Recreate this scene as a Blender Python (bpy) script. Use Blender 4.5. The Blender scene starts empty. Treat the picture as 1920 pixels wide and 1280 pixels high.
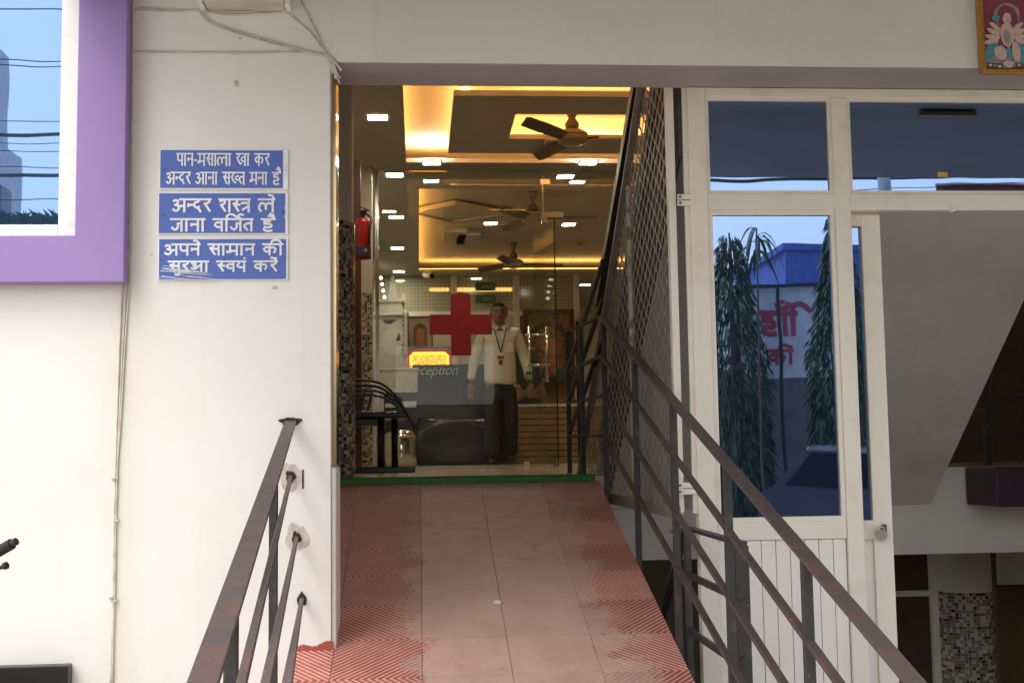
import bpy, bmesh, math, random
from mathutils import Vector, Matrix
random.seed(7)
R = math.radians
sc = bpy.context.scene
col = sc.collection

# ------------------------------------------------------------------ camera, sky, sun, exposure
EYE = Vector((0, 0, 1.5)); F = 2300.0
cd = bpy.data.cameras.new('camera'); cam = bpy.data.objects.new('camera', cd); col.objects.link(cam)
cd.sensor_width = 36; cd.lens = 36 * F / 1920; cd.clip_start = .05; cd.clip_end = 500
CM = Matrix.Rotation(R(-4.4), 3, 'Z') @ Matrix.Rotation(R(95.2), 3, 'X') @ Matrix.Rotation(R(-.85), 3, 'Z')
cam.matrix_world = Matrix.Translation(EYE) @ CM.to_4x4()
sc.camera = cam

w = bpy.data.worlds.new('World'); sc.world = w; w.use_nodes = True
nt = w.node_tree; bg = nt.nodes['Background']
sky = nt.nodes.new('ShaderNodeTexSky'); sky.sky_type = 'NISHITA'; sky.sun_disc = False
sky.sun_elevation = R(62); sky.sun_rotation = R(230); sky.dust_density = 3; sky.air_density = 1.0; sky.ozone_density = 1.0
hs = nt.nodes.new('ShaderNodeHueSaturation'); hs.inputs['Saturation'].default_value = .18
nt.links.new(sky.outputs[0], hs.inputs['Color']); nt.links.new(hs.outputs[0], bg.inputs[0])
bg.inputs[1].default_value = .15
sd = bpy.data.lights.new('sun', 'SUN'); sun = bpy.data.objects.new('sun', sd); col.objects.link(sun)
sd.energy = .5; sd.angle = R(45); sd.color = (1, .93, .84)
sun.rotation_euler = (R(28), 0, R(-50)); sun.location = (2, -6, 8)      # from behind the camera, high
sc.view_settings.view_transform = 'Standard'; sc.view_settings.look = 'None'
sc.view_settings.exposure = 1.5; sc.view_settings.gamma = 1
sc.cycles.use_denoising = True; sc.cycles.max_bounces = 9; sc.cycles.transparent_max_bounces = 14
sc.cycles.caustics_reflective = False; sc.cycles.caustics_refractive = False; sc.cycles.sample_clamp_indirect = 4

def P(px, py, Y):
    """point of the photograph's pixel (1920 x 1280) on the plane at depth Y"""
    d = CM @ Vector(((px - 960) / F, -(py - 640) / F, -1))
    return EYE + d * (Y / d.y)
def PZ(px, py, z):
    d = CM @ Vector(((px - 960) / F, -(py - 640) / F, -1))
    return EYE + d * ((z - EYE.z) / d.z)
YF, YW = 4.62, 4.37                                       # door frame plane, front wall plane
def PM(px, py, Yv, m=YF):
    """what the glass at depth m mirrors: virtual depth Yv"""
    p = P(px, py, Yv); p.y = 2 * m - p.y; return p

# ------------------------------------------------------------------ materials
def lin(c):
    return tuple(((v / 255) / 12.92 if v / 255 <= .04045 else ((v / 255 + .055) / 1.055) ** 2.4) for v in c)
MATS = {}
def nodes(name):
    m = bpy.data.materials.new(name); m.use_nodes = True; MATS[name] = m
    return m, m.node_tree, m.node_tree.nodes['Principled BSDF']
def noise(t, scale, detail=4, vec=None, rough=.55):
    n = t.nodes.new('ShaderNodeTexNoise'); n.inputs['Scale'].default_value = scale; n.inputs['Detail'].default_value = detail
    n.inputs['Roughness'].default_value = rough
    if vec is None:
        g = t.nodes.new('ShaderNodeNewGeometry'); vec = g.outputs['Position']
    t.links.new(vec, n.inputs['Vector']); return n
def ramp(t, src, a, b, ca=(0, 0, 0, 1), cb=(1, 1, 1, 1)):
    r = t.nodes.new('ShaderNodeValToRGB'); e = r.color_ramp.elements
    e[0].position = a; e[1].position = b; e[0].color = ca; e[1].color = cb
    t.links.new(src, r.inputs[0]); return r
def mix(t, fac, a, b):
    m = t.nodes.new('ShaderNodeMix'); m.data_type = 'RGBA'
    for i, v in ((0, fac), (6, a), (7, b)):
        if hasattr(v, 'links'): t.links.new(v, m.inputs[i])
        elif i == 0: m.inputs[0].default_value = v
        else: m.inputs[i].default_value = (*v[:3], 1)
    return m.outputs[2]
def math_(t, op, a, b=None, c=None):
    m = t.nodes.new('ShaderNodeMath'); m.operation = op
    for i, v in enumerate((a, b, c)):
        if v is None: continue
        if hasattr(v, 'links'): t.links.new(v, m.inputs[i])
        else: m.inputs[i].default_value = v
    return m.outputs[0]
def bump(t, b, src, strength=.2, dist=.01):
    n = t.nodes.new('ShaderNodeBump'); n.inputs['Strength'].default_value = strength; n.inputs['Distance'].default_value = dist
    t.links.new(src, n.inputs['Height']); t.links.new(n.outputs[0], b.inputs['Normal'])
def mat(name, c, rough=.6, metal=0, var=.12, scale=6, c2=None, th=(.45, .7), bmp=.08, fine=90, coat=0, spec=.5):
    m, t, b = nodes(name)
    c2 = c2 or tuple(v * (1 - var * 2) for v in c)
    n = noise(t, scale, 6); r = ramp(t, n.outputs[0], *th)
    t.links.new(mix(t, r.outputs[0], c, c2), b.inputs['Base Color'])
    b.inputs['Roughness'].default_value = rough; b.inputs['Metallic'].default_value = metal
    b.inputs['Specular IOR Level'].default_value = spec; b.inputs['Coat Weight'].default_value = coat
    if bmp:
        n2 = noise(t, fine, 3); bump(t, b, n2.outputs[0], bmp, .004)
    return m
def emit(name, c, s):
    m, t, b = nodes(name); b.inputs['Base Color'].default_value = (*c, 1)
    b.inputs['Emission Color'].default_value = (*c, 1); b.inputs['Emission Strength'].default_value = s
    return m

def wall_paint():
    m, t, b = nodes('wall_paint')
    a = noise(t, 1.6, 6); r = ramp(t, a.outputs[0], .4, .75)
    c = mix(t, r.outputs[0], (.79, .755, .70), (.73, .69, .63))
    a2 = noise(t, 22, 5); r2 = ramp(t, a2.outputs[0], .70, .80)
    c = mix(t, math_(t, 'MULTIPLY', r2.outputs[0], .35), c, (.55, .47, .38))
    g = t.nodes.new('ShaderNodeNewGeometry'); mp = t.nodes.new('ShaderNodeMapping'); mp.inputs['Scale'].default_value = (14, 14, .8)
    t.links.new(g.outputs['Position'], mp.inputs['Vector'])
    a3 = noise(t, 1, 5, mp.outputs[0]); r3 = ramp(t, a3.outputs[0], .60, .82)
    c = mix(t, math_(t, 'MULTIPLY', r3.outputs[0], .25), c, (.60, .53, .44))
    sx_ = t.nodes.new('ShaderNodeSeparateXYZ'); t.links.new(g.outputs['Position'], sx_.inputs[0])
    dd = math_(t, 'ABSOLUTE', math_(t, 'ADD', sx_.outputs[0], 1.02)); st_ = t.nodes.new('ShaderNodeMapRange'); st_.inputs[1].default_value = .09; st_.inputs[2].default_value = 0; t.links.new(dd, st_.inputs[0])
    c = mix(t, math_(t, 'MULTIPLY', math_(t, 'MULTIPLY', st_.outputs[0], a3.outputs[0]), .55), c, (.66, .55, .38))      # yellowed band along the cable run
    a5 = noise(t, 3.2, 7, None, .7); r5 = ramp(t, a5.outputs[0], .60, .72); c = mix(t, math_(t, 'MULTIPLY', r5.outputs[0], .14), c, (.50, .42, .33))
    t.links.new(c, b.inputs['Base Color']); b.inputs['Roughness'].default_value = .62
    n2 = noise(t, 35, 4); bump(t, b, n2.outputs[0], .10, .004)
    return m
wall_paint()
def ramp_tile(name, groove):
    m, t, b = nodes(name)
    g = t.nodes.new('ShaderNodeNewGeometry'); s = t.nodes.new('ShaderNodeSeparateXYZ'); t.links.new(g.outputs['Position'], s.inputs[0])
    mp = t.nodes.new('ShaderNodeMapping'); mp.inputs['Scale'].default_value = (1.6, 2.2, 1); t.links.new(g.outputs['Position'], mp.inputs['Vector'])
    big = noise(t, 2.2, 8, mp.outputs[0], .62)
    d = math_(t, 'ABSOLUTE', math_(t, 'SUBTRACT', s.outputs[0], .34))       # walked path runs along the middle
    wear = math_(t, 'ADD', math_(t, 'MULTIPLY', d, 1.45), math_(t, 'MULTIPLY', math_(t, 'SUBTRACT', big.outputs[0], .5), .95))
    fine = noise(t, 70, 6, None, .7)
    wear = math_(t, 'ADD', wear, math_(t, 'MULTIPLY', math_(t, 'SUBTRACT', fine.outputs[0], .5), .55))
    r = ramp(t, wear, .52, .62)
    bl2 = noise(t, 3.4, 9, mp.outputs[0], .72); rb2 = ramp(t, bl2.outputs[0], .62, .67)
    class _O: pass
    r0 = r; r = _O(); r.outputs = [math_(t, 'MAXIMUM', r0.outputs[0], math_(t, 'MULTIPLY', rb2.outputs[0], .75))]
    sp = noise(t, 9, 7, None, .65); rs = ramp(t, sp.outputs[0], .35, .7)
    dust = mix(t, rs.outputs[0], (.58, .37, .305), (.48, .295, .24))
    gr = noise(t, 2.8, 5); rg = ramp(t, gr.outputs[0], .55, .72)
    dust = mix(t, math_(t, 'MULTIPLY', rg.outputs[0], .35), dust, (.33, .25, .19))
    if groove:
        dust2 = mix(t, rs.outputs[0], (.62, .39, .32), (.50, .30, .24))
        t.links.new(mix(t, r.outputs[0], dust, dust2), b.inputs['Base Color'])
    else:
        red = mix(t, rs.outputs[0], (.44, .090, .064), (.36, .068, .050))
        t.links.new(mix(t, r.outputs[0], dust, red), b.inputs['Base Color'])
    b.inputs['Roughness'].default_value = .58 if not groove else .85
    bump(t, b, fine.outputs[0], .25, .002)
ramp_tile('ramp_red', False); ramp_tile('ramp_groove', True)

def rust(name, base, c2, lo=.45, hi=.62, rough=.5):
    m, t, b = nodes(name)
    n = noise(t, 14, 7, None, .65); r = ramp(t, n.outputs[0], lo, hi)
    n3 = noise(t, 120, 3); r3 = ramp(t, n3.outputs[0], .66, .72)
    c = mix(t, r.outputs[0], base, c2)
    t.links.new(mix(t, math_(t, 'MULTIPLY', r3.outputs[0], .5), c, (.30, .25, .2)), b.inputs['Base Color'])
    b.inputs['Roughness'].default_value = rough; bump(t, b, n.outputs[0], .3, .002)
rust('rusty_rail', (.062, .048, .044), (.10, .055, .043))
rust('black_iron', (.028, .026, .026), (.075, .068, .062), .55, .68)
mat('black_paint', (.012, .011, .011), .35, bmp=.03)
mat('cream_alu', (.76, .70, .60), .38, c2=(.66, .58, .46), th=(.55, .8), scale=9, bmp=.03)
mat('white_alu', (.80, .77, .72), .4, c2=(.62, .56, .48), th=(.6, .78), scale=14, bmp=.03)
mat('white_pvc', (.80, .77, .70), .35, scale=3, var=.05, bmp=.02)
mat('purple', (.285, .185, .435), .5, c2=(.32, .215, .46), scale=2.5, bmp=.05)
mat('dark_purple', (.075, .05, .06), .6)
mat('shaded_purple', (.04, .02, .04), .6)  # purple for the ledge alone, its shade put into the colour
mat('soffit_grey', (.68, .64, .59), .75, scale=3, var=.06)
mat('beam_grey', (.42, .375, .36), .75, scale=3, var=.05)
mat('cable_white', (.62, .57, .49), .5, scale=20, c2=(.46, .40, .33))
mat('junction', (.62, .58, .52), .45, scale=8)
mat('sign_white', (.84, .84, .86), .35, bmp=0)
mat('plaster_patch', (.60, .52, .44), .9, scale=30, c2=(.42, .34, .27))
mat('hole_dark', (.035, .028, .024), .9)
mat('floor_tile', (.42, .345, .24), .22, scale=2, var=.08, bmp=.01)
mat('ceiling_paint', (.58, .54, .46), .8, scale=1.5, var=.03, bmp=0)
mat('wall_cream', (.62, .57, .44), .6, scale=1.5, var=.04)
mat('door_brown', (.10, .035, .02), .45)
mat('steel', (.62, .60, .57), .22, 1, var=.03, bmp=.02)
mat('chrome', (.80, .79, .76), .08, 1, var=.01, bmp=0)
mat('brass_strip', (.62, .46, .24), .18, 1, var=.08, bmp=.02)
mat('mesh_alu', (.52, .46, .39), .40, .35, scale=9, c2=(.40, .33, .27))
mat('mesh_frame', (.33, .29, .24), .5, .3, scale=9)
mat('peeling_white', (.62, .58, .53), .7, scale=16, c2=(.26, .20, .16), th=(.5, .6))
mat('mat_green', (.05, .19, .045), .95, scale=60, c2=(.03, .12, .03), bmp=.6, fine=300)
mat('cross_red', (.30, .012, .020), .5, scale=60, c2=(.24, .010, .018), bmp=0)
mat('ext_red', (.33, .012, .014), .3, bmp=.02)
mat('ext_blue', (.05, .08, .22), .4, bmp=0)
mat('yellow', (.65, .42, .05), .5, bmp=0)
mat('chair_black', (.011, .011, .012), .28, bmp=.02)
mat('marble', (.66, .63, .57), .35, scale=7, c2=(.54, .51, .46), bmp=.02)
mat('inlay_dark', (.12, .105, .09), .5)
mat('wood_slat', (.34, .215, .10), .45, scale=5, c2=(.25, .15, .07))
mat('wood_dark', (.06, .03, .018), .4, scale=8)
mat('counter_dark', (.022, .020, .018), .16, scale=5, bmp=.01)
mat('gold_print', (.34, .19, .05), .5, scale=38, c2=(.12, .05, .02), th=(.4, .6), bmp=0)
mat('print_cream', (.52, .44, .28), .5, bmp=0)
mat('print_red', (.40, .09, .05), .5, scale=60, c2=(.10, .12, .05), th=(.42, .58), bmp=0)
mat('print_orange', (.52, .22, .06), .5, scale=50, c2=(.35, .10, .04), bmp=0)
mat('green_sign', (.025, .12, .05), .4, bmp=0)
mat('pale_text', (.40, .42, .28), .5, bmp=0)
mat('letter_cream', (.62, .57, .42), .45, bmp=0)
mat('fan_brown', (.20, .15, .10), .4, bmp=0)
mat('fan_cream', (.45, .36, .24), .35, bmp=0)
mat('shirt', (.66, .62, .52), .8, scale=5, c2=(.58, .54, .45), bmp=.6, fine=11)
mat('trousers', (.012, .011, .012), .8, scale=5, bmp=.1, fine=30)
mat('dark_shirt', (.025, .035, .04), .8, scale=5)
mat('skin', (.24, .125, .07), .5, scale=9, c2=(.20, .10, .055), bmp=.03)
mat('hair', (.010, .008, .007), .9, scale=60, c2=(.02, .017, .015), bmp=.3, spec=.1)
mat('leather', (.012, .010, .010), .35)
mat('gold_frame', (.50, .27, .05), .35, .4, scale=50, c2=(.38, .18, .03))
mat('print_maroon', (.26, .055, .075), .45, scale=26, c2=(.17, .07, .11), bmp=0)
mat('print_skin', (.66, .47, .40), .45, scale=50, c2=(.50, .36, .32), bmp=0)
mat('print_blue', (.08, .26, .36), .45, scale=50, c2=(.12, .35, .42), bmp=0)
mat('print_grey', (.36, .30, .29), .45, scale=50, bmp=0)
mat('ground', (.42, .395, .36), .9, scale=1.2, c2=(.34, .32, .29), bmp=.3, fine=30)
mat('canopy_paint', (.24, .23, .22), .8, scale=2)
mat('compound_wall', (.16, .13, .13), .85, scale=3)
mat('banner_back', (.62, .60, .62), .6, bmp=0)
mat('banner_red', (.45, .06, .10), .6, bmp=0)
mat('trunk', (.10, .075, .05), .9, scale=20)
mat('leaf', (.035, .075, .022), .55, scale=5, c2=(.06, .11, .03), bmp=0)
mat('leaf_dark', (.022, .052, .018), .55, scale=5, c2=(.035, .075, .02), bmp=0)
mat('house_blue', (.07, .12, .38), .7, bmp=0)
mat('house_grey', (.42, .42, .43), .7)
mat('house_brick', (.26, .10, .09), .8)
mat('house_white', (.85, .83, .8), .7)
mat('window_dark', (.03, .035, .045), .2, bmp=0)
mat('wire', (.02, .02, .022), .6, bmp=0)
mat('pole', (.34, .34, .36), .7)
mat('car_paint', (.045, .05, .06), .25, coat=1, bmp=0)
mat('car_glass', (.01, .012, .015), .05, bmp=0)
mat('car_white', (.7, .7, .7), .3, bmp=0)
mat('rubber', (.012, .012, .012), .7, bmp=.1)
mat('grey_plastic', (.33, .32, .31), .45)
mat('bolt', (.14, .11, .09), .5, .6)
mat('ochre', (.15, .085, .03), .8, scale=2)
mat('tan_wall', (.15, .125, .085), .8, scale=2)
mat('paper', (.80, .77, .70), .8)
mat('tape', (.55, .36, .08), .6, bmp=0)
mat('grout', (.30, .27, .22), .9)
mat('mos_grey', (.25, .24, .23), .15, bmp=0)
mat('mos_blue', (.145, .15, .165), .15, bmp=0)
mat('mos_cream', (.62, .56, .40), .15, bmp=0)
mat('mos_tan', (.34, .28, .17), .15, bmp=0)
mat('mos_maroon', (.07, .022, .022), .15, bmp=0)
emit('lamp_white', (1, .93, .74), 34)
emit('cove_strip', (1, .50, .13), 4.6)
emit('strip_back', (1, .55, .18), 3)
emit('bulb', (1, .85, .6), 5)

def sign_blue():
    m, t, b = nodes('sign_blue')
    tc = t.nodes.new('ShaderNodeTexCoord'); mp = t.nodes.new('ShaderNodeMapping'); mp.inputs['Scale'].default_value = (2.2, 1, 26)
    t.links.new(tc.outputs['Object'], mp.inputs['Vector'])
    n = noise(t, 3, 6, mp.outputs[0]); r = ramp(t, n.outputs[0], .74, .80)
    n2 = noise(t, 60, 3, tc.outputs['Object']); r2 = ramp(t, n2.outputs[0], .76, .80)
    f = math_(t, 'MAXIMUM', r.outputs[0], r2.outputs[0])
    t.links.new(mix(t, f, (.075, .135, .44), (.72, .74, .80)), b.inputs['Base Color']); b.inputs['Roughness'].default_value = .38
sign_blue()
def niche():
    m, t, b = nodes('lit_carving')
    tc = t.nodes.new('ShaderNodeTexCoord')
    n = noise(t, 42, 6, tc.outputs['Object']); r = ramp(t, n.outputs[0], .42, .6)
    c = mix(t, r.outputs[0], (1, .42, .02), (.45, .13, .02)); t.links.new(c, b.inputs['Base Color'])
    t.links.new(c, b.inputs['Emission Color']); b.inputs['Emission Strength'].default_value = .8
niche(); emit('lit_orange', (1, .40, .012), 1.3)
def glass(name, tint, refl, fres=1.5, dirt=0):
    m, t, b = nodes(name); t.nodes.remove(b); o = t.nodes['Material Output']
    tr = t.nodes.new('ShaderNodeBsdfTransparent'); tr.inputs[0].default_value = (*tint, 1)
    gl = t.nodes.new('ShaderNodeBsdfGlossy'); gl.inputs['Roughness'].default_value = 0; gl.inputs[0].default_value = (*refl, 1)
    fr = t.nodes.new('ShaderNodeFresnel'); fr.inputs[0].default_value = fres or 1.4
    if not fres: v_ = t.nodes.new('ShaderNodeValue'); v_.outputs[0].default_value = .03; fr = v_
    mx = t.nodes.new('ShaderNodeMixShader'); t.links.new(fr.outputs[0], mx.inputs[0]); t.links.new(tr.outputs[0], mx.inputs[1]); t.links.new(gl.outputs[0], mx.inputs[2])
    last = mx
    if dirt:
        g = t.nodes.new('ShaderNodeNewGeometry'); s = t.nodes.new('ShaderNodeSeparateXYZ'); t.links.new(g.outputs['Position'], s.inputs[0])
        n = noise(t, 5, 6); h = t.nodes.new('ShaderNodeMapRange'); h.inputs[1].default_value = 2.1; h.inputs[2].default_value = 1.4
        h.inputs[3].default_value = .1; h.inputs[4].default_value = 1; t.links.new(s.outputs[2], h.inputs[0])
        f = math_(t, 'MULTIPLY', math_(t, 'MULTIPLY', h.outputs[0], n.outputs[0]), dirt)
        df = t.nodes.new('ShaderNodeBsdfDiffuse'); df.inputs[0].default_value = (.5, .46, .4, 1)
        m2 = t.nodes.new('ShaderNodeMixShader'); t.links.new(f, m2.inputs[0]); t.links.new(mx.outputs[0], m2.inputs[1]); t.links.new(df.outputs[0], m2.inputs[2]); last = m2
    t.links.new(last.outputs[0], o.inputs[0])
glass('clear_glass', (.95, .96, .92), (.75, .75, .75), 1.38, .07)
glass('door_glass', (.90, .92, .86), (1, 1, 1), None, .05)
def blue_glass(name, refl, fac, body, tr=.10):
    m, t, b = nodes(name); o = t.nodes['Material Output']
    b.inputs['Base Color'].default_value = (*body, 1); b.inputs['Roughness'].default_value = .1; b.inputs['Specular IOR Level'].default_value = .2
    gl = t.nodes.new('ShaderNodeBsdfGlossy'); gl.inputs['Roughness'].default_value = .008; gl.inputs[0].default_value = (*refl, 1)
    n = noise(t, 1.6, 2); bp = t.nodes.new('ShaderNodeBump'); bp.inputs['Strength'].default_value = .012; bp.inputs['Distance'].default_value = .05
    t.links.new(n.outputs[0], bp.inputs['Height']); t.links.new(bp.outputs[0], gl.inputs['Normal'])
    tp = t.nodes.new('ShaderNodeBsdfTransparent'); tp.inputs[0].default_value = (.10, .2, .42, 1)
    m0 = t.nodes.new('ShaderNodeMixShader'); m0.inputs[0].default_value = tr
    t.links.new(b.outputs[0], m0.inputs[1]); t.links.new(tp.outputs[0], m0.inputs[2])
    mx = t.nodes.new('ShaderNodeMixShader'); mx.inputs[0].default_value = fac
    t.links.new(m0.outputs[0], mx.inputs[1]); t.links.new(gl.outputs[0], mx.inputs[2]); t.links.new(mx.outputs[0], o.inputs[0])
blue_glass('blue_glass', (.36, .52, .88), .62, (.006, .012, .035))
blue_glass('sky_glass', (.27, .41, .74), .62, (.03, .07, .14), 0)
def pane_film():
    m, t, b = nodes('pane_film')
    tc = t.nodes.new('ShaderNodeTexCoord'); br = t.nodes.new('ShaderNodeTexBrick')
    br.offset = 0; br.inputs['Scale'].default_value = 1; br.inputs['Brick Width'].default_value = .05; br.inputs['Row Height'].default_value = .05
    br.inputs['Mortar Size'].default_value = .006
    br.inputs['Color1'].default_value = (.62, .58, .47, 1); br.inputs['Color2'].default_value = (.58, .55, .45, 1); br.inputs['Mortar'].default_value = (.42, .38, .28, 1)
    mp = t.nodes.new('ShaderNodeMapping'); mp.inputs['Rotation'].default_value = (R(90), 0, 0)
    t.links.new(tc.outputs['Object'], mp.inputs['Vector']); t.links.new(mp.outputs[0], br.inputs['Vector']); t.links.new(br.outputs[0], b.inputs['Base Color'])
    b.inputs['Roughness'].default_value = .12
    tp = t.nodes.new('ShaderNodeBsdfTransparent'); tp.inputs[0].default_value = (.95, .92, .82, 1)
    mx = t.nodes.new('ShaderNodeMixShader'); mx.inputs[0].default_value = .42
    t.links.new(b.outputs[0], mx.inputs[1]); t.links.new(tp.outputs[0], mx.inputs[2]); t.links.new(mx.outputs[0], t.nodes['Material Output'].inputs[0])
pane_film()

# ------------------------------------------------------------------ mesh helpers
ORG = {}
class MB:
    def __init__(s): s.v = []; s.f = []; s.m = []
    def add(s, vs, fs, m=0):
        o = len(s.v); s.v += [tuple(v) for v in vs]; s.f += [tuple(i + o for i in f) for f in fs]; s.m += [m] * len(fs); return s
    def box(s, x0, x1, y0, y1, z0, z1, m=0):
        return s.add([(x0, y0, z0), (x1, y0, z0), (x1, y1, z0), (x0, y1, z0), (x0, y0, z1), (x1, y0, z1), (x1, y1, z1), (x0, y1, z1)],
                     [(0, 3, 2, 1), (4, 5, 6, 7), (0, 1, 5, 4), (1, 2, 6, 5), (2, 3, 7, 6), (3, 0, 4, 7)], m)
    def bar(s, p, q, w, h, up=(0, 0, 1), m=0):
        p = Vector(p); q = Vector(q); d = (q - p).normalized(); a = d.cross(Vector(up)).normalized() * (w / 2); b = a.cross(d).normalized() * (h / 2)
        vs = [c + x * a + y * b for c in (p, q) for x, y in ((-1, -1), (1, -1), (1, 1), (-1, 1))]
        return s.add(vs, [(0, 1, 2, 3)[::-1], (4, 5, 6, 7), (0, 1, 5, 4), (1, 2, 6, 5), (2, 3, 7, 6), (3, 0, 4, 7)], m)
    def tube(s, pts, r, n=8, m=0, cap=True):
        pts = [Vector(p) for p in pts]; rs = r if isinstance(r, (list, tuple)) else [r] * len(pts); rings = []; ref = Vector((.13, .31, .94))
        for i, p in enumerate(pts):
            d = (pts[min(i + 1, len(pts) - 1)] - pts[max(i - 1, 0)]).normalized()
            if abs(d.dot(ref)) > .95: ref = Vector((.9, .2, .1))
            a = d.cross(ref).normalized(); b = d.cross(a)
            rings.append([p + (a * math.cos(k * 2 * math.pi / n) + b * math.sin(k * 2 * math.pi / n)) * rs[i] for k in range(n)])
        vs = [v for rg in rings for v in rg]; fs = []
        for i in range(len(pts) - 1):
            for k in range(n): fs.append((i * n + k, i * n + (k + 1) % n, (i + 1) * n + (k + 1) % n, (i + 1) * n + k))
        if cap: fs += [tuple(range(n))[::-1], tuple((len(pts) - 1) * n + k for k in range(n))]
        return s.add(vs, fs, m)
    def lathe(s, prof, c, n=20, m=0):
        c = Vector(c); vs = []; fs = []
        for r, z in prof:
            for k in range(n): vs.append(c + Vector((r * math.cos(k * 2 * math.pi / n), r * math.sin(k * 2 * math.pi / n), z)))
        for i in range(len(prof) - 1):
            for k in range(n): fs.append((i * n + k, i * n + (k + 1) % n, (i + 1) * n + (k + 1) % n, (i + 1) * n + k))
        fs += [tuple(range(n))[::-1], tuple((len(prof) - 1) * n + k for k in range(n))]
        return s.add(vs, fs, m)
    def prism(s, poly, off, m=0):
        """polygon of 3-D points extruded by the vector off"""
        n = len(poly); off = Vector(off); vs = [Vector(p) for p in poly] + [Vector(p) + off for p in poly]
        fs = [tuple(range(n))[::-1], tuple(range(n, 2 * n))] + [(i, (i + 1) % n, (i + 1) % n + n, i + n) for i in range(n)]
        return s.add(vs, fs, m)
    def quadbox(s, pts, th, m=0):
        return s.prism(pts, (0, th, 0), m)
    def build(s, name, mats, parent=None, smooth=False, bevel=0, fix=True):
        o_ = ORG.get(parent, Vector((0, 0, 0))) if parent else Vector((0, 0, 0))
        me = bpy.data.meshes.new(name); me.from_pydata([tuple(Vector(v) - o_) for v in s.v], [], s.f)
        for mm in ([mats] if isinstance(mats, str) else mats): me.materials.append(MATS[mm])
        me.polygons.foreach_set('material_index', s.m)
        if fix:
            b = bmesh.new(); b.from_mesh(me); bmesh.ops.recalc_face_normals(b, faces=b.faces); b.to_mesh(me); b.free()
        if smooth: me.polygons.foreach_set('use_smooth', [True] * len(me.polygons))
        o = bpy.data.objects.new(name, me); col.objects.link(o)
        if parent: o.parent = parent; ORG[o] = o_
        if bevel:
            bv = o.modifiers.new('bevel', 'BEVEL'); bv.width = bevel; bv.segments = 2; bv.limit_method = 'ANGLE'
        return o
def tag(o, label=None, cat=None, group=None, kind=None):
    if label: o['label'] = label
    if cat: o['category'] = cat
    if group: o['group'] = group
    if kind: o['kind'] = kind
    return o
def thing(name, label, cat, loc=(0, 0, 0), group=None):
    o = bpy.data.objects.new(name, None); col.objects.link(o); o.location = loc; ORG[o] = Vector(loc); o.empty_display_size = .1
    return tag(o, label, cat, group)
def copy_tree(o, parent=None):
    c = o.copy(); col.objects.link(c); c.parent = parent
    for ch in o.children: copy_tree(ch, c)
    return c
def bx(x0, x1, y0, y1, z0, z1): return MB().box(x0, x1, y0, y1, z0, z1)
def spline(pts, n=6):
    pts = [Vector(p) for p in pts]
    if len(pts) < 3: return pts
    out = []; e = [pts[0] * 2 - pts[1]] + pts + [pts[-1] * 2 - pts[-2]]
    for i in range(1, len(e) - 2):
        a, b, c, d = e[i - 1:i + 3]
        for k in range(n):
            t = k / n; out.append(.5 * (2 * b + (c - a) * t + (2 * a - 5 * b + 4 * c - d) * t * t + (3 * b - a - 3 * c + d) * t ** 3))
    return out + [pts[-1]]

# ------------------------------------------------------------------ big setting
FL, CE, CU = 1.38, 3.89, 4.05                 # lobby floor, ceiling, recess above it
RT, SL = 1.358, .293                          # ramp head and slope
YT = 6.165
def ramp_z(Y): return RT - SL * (YT - Y)

tag(MB().box(-40, 40, -60, 4.7, -.2, .1).box(-40, -3, 4.7, 30, -.2, .1).box(8, 40, 4.7, 30, -.2, .1).build('ground', 'ground'), kind='structure')
tag(bx(-3, 8, 4.7, 14, -1.4, -1.3).build('basement_floor', 'ground'), kind='structure')
fw = MB().prism([(-4.2, YW, .1), (-.31, YW, .1), (-.31, YW, 2.92), (7, YW, 2.92), (7, YW, 4.5), (-4.2, YW, 4.5)], (0, .27, 0))
fw = fw.build('front_wall', 'wall_paint'); tag(fw, 'white painted front wall with beam across the entrance opening', 'wall', kind='structure')
# thicker plaster at the foot of the entrance corner
bx(-.3095, -.292, YW + .012, YW + .25, .8, 1.46).build('corner_plaster', 'wall_paint', fw, bevel=.006)
bx(-.31, 7, YW + .001, YW + .2695, 2.9165, 2.9195).build('soffit_sheet', 'beam_grey', fw)  # thin grey sheet on the beam underside, darker than the wall
bx(-.309, -.296, YW + .10, YW + .255, 1.47, 2.9).build('jamb_strip', 'brass_strip', fw)
for zz in (2.52, 2.37, 2.20): bx(-.2958, -.294, YW + .12, YW + .20, zz, zz + .045).build('jamb_sticker', 'paper', fw)
tag(bx(-1.25, 9, 2 * YF - PZ(1450, 330, 3.22).y, YW - .002, 3.22, 3.38).build('canopy', 'canopy_paint'), 'flat concrete porch canopy over the entrance seen in the door glass', 'canopy', kind='structure')
# lobby floor, landing in front of it
tag(MB().box(-3, .95, YT + .002, 19.6, 1.1, FL).box(.95, 5.5, 7.23, 19.6, 1.1, FL).build('lobby_floor', 'floor_tile'), kind='structure')
# floor beam over the basement
tag(bx(.93, 6.5, 7.2, 7.5, .865, 1.375).build('floor_beam', 'wall_paint'), 'white floor beam over the dark basement opening', 'beam', kind='structure')

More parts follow.
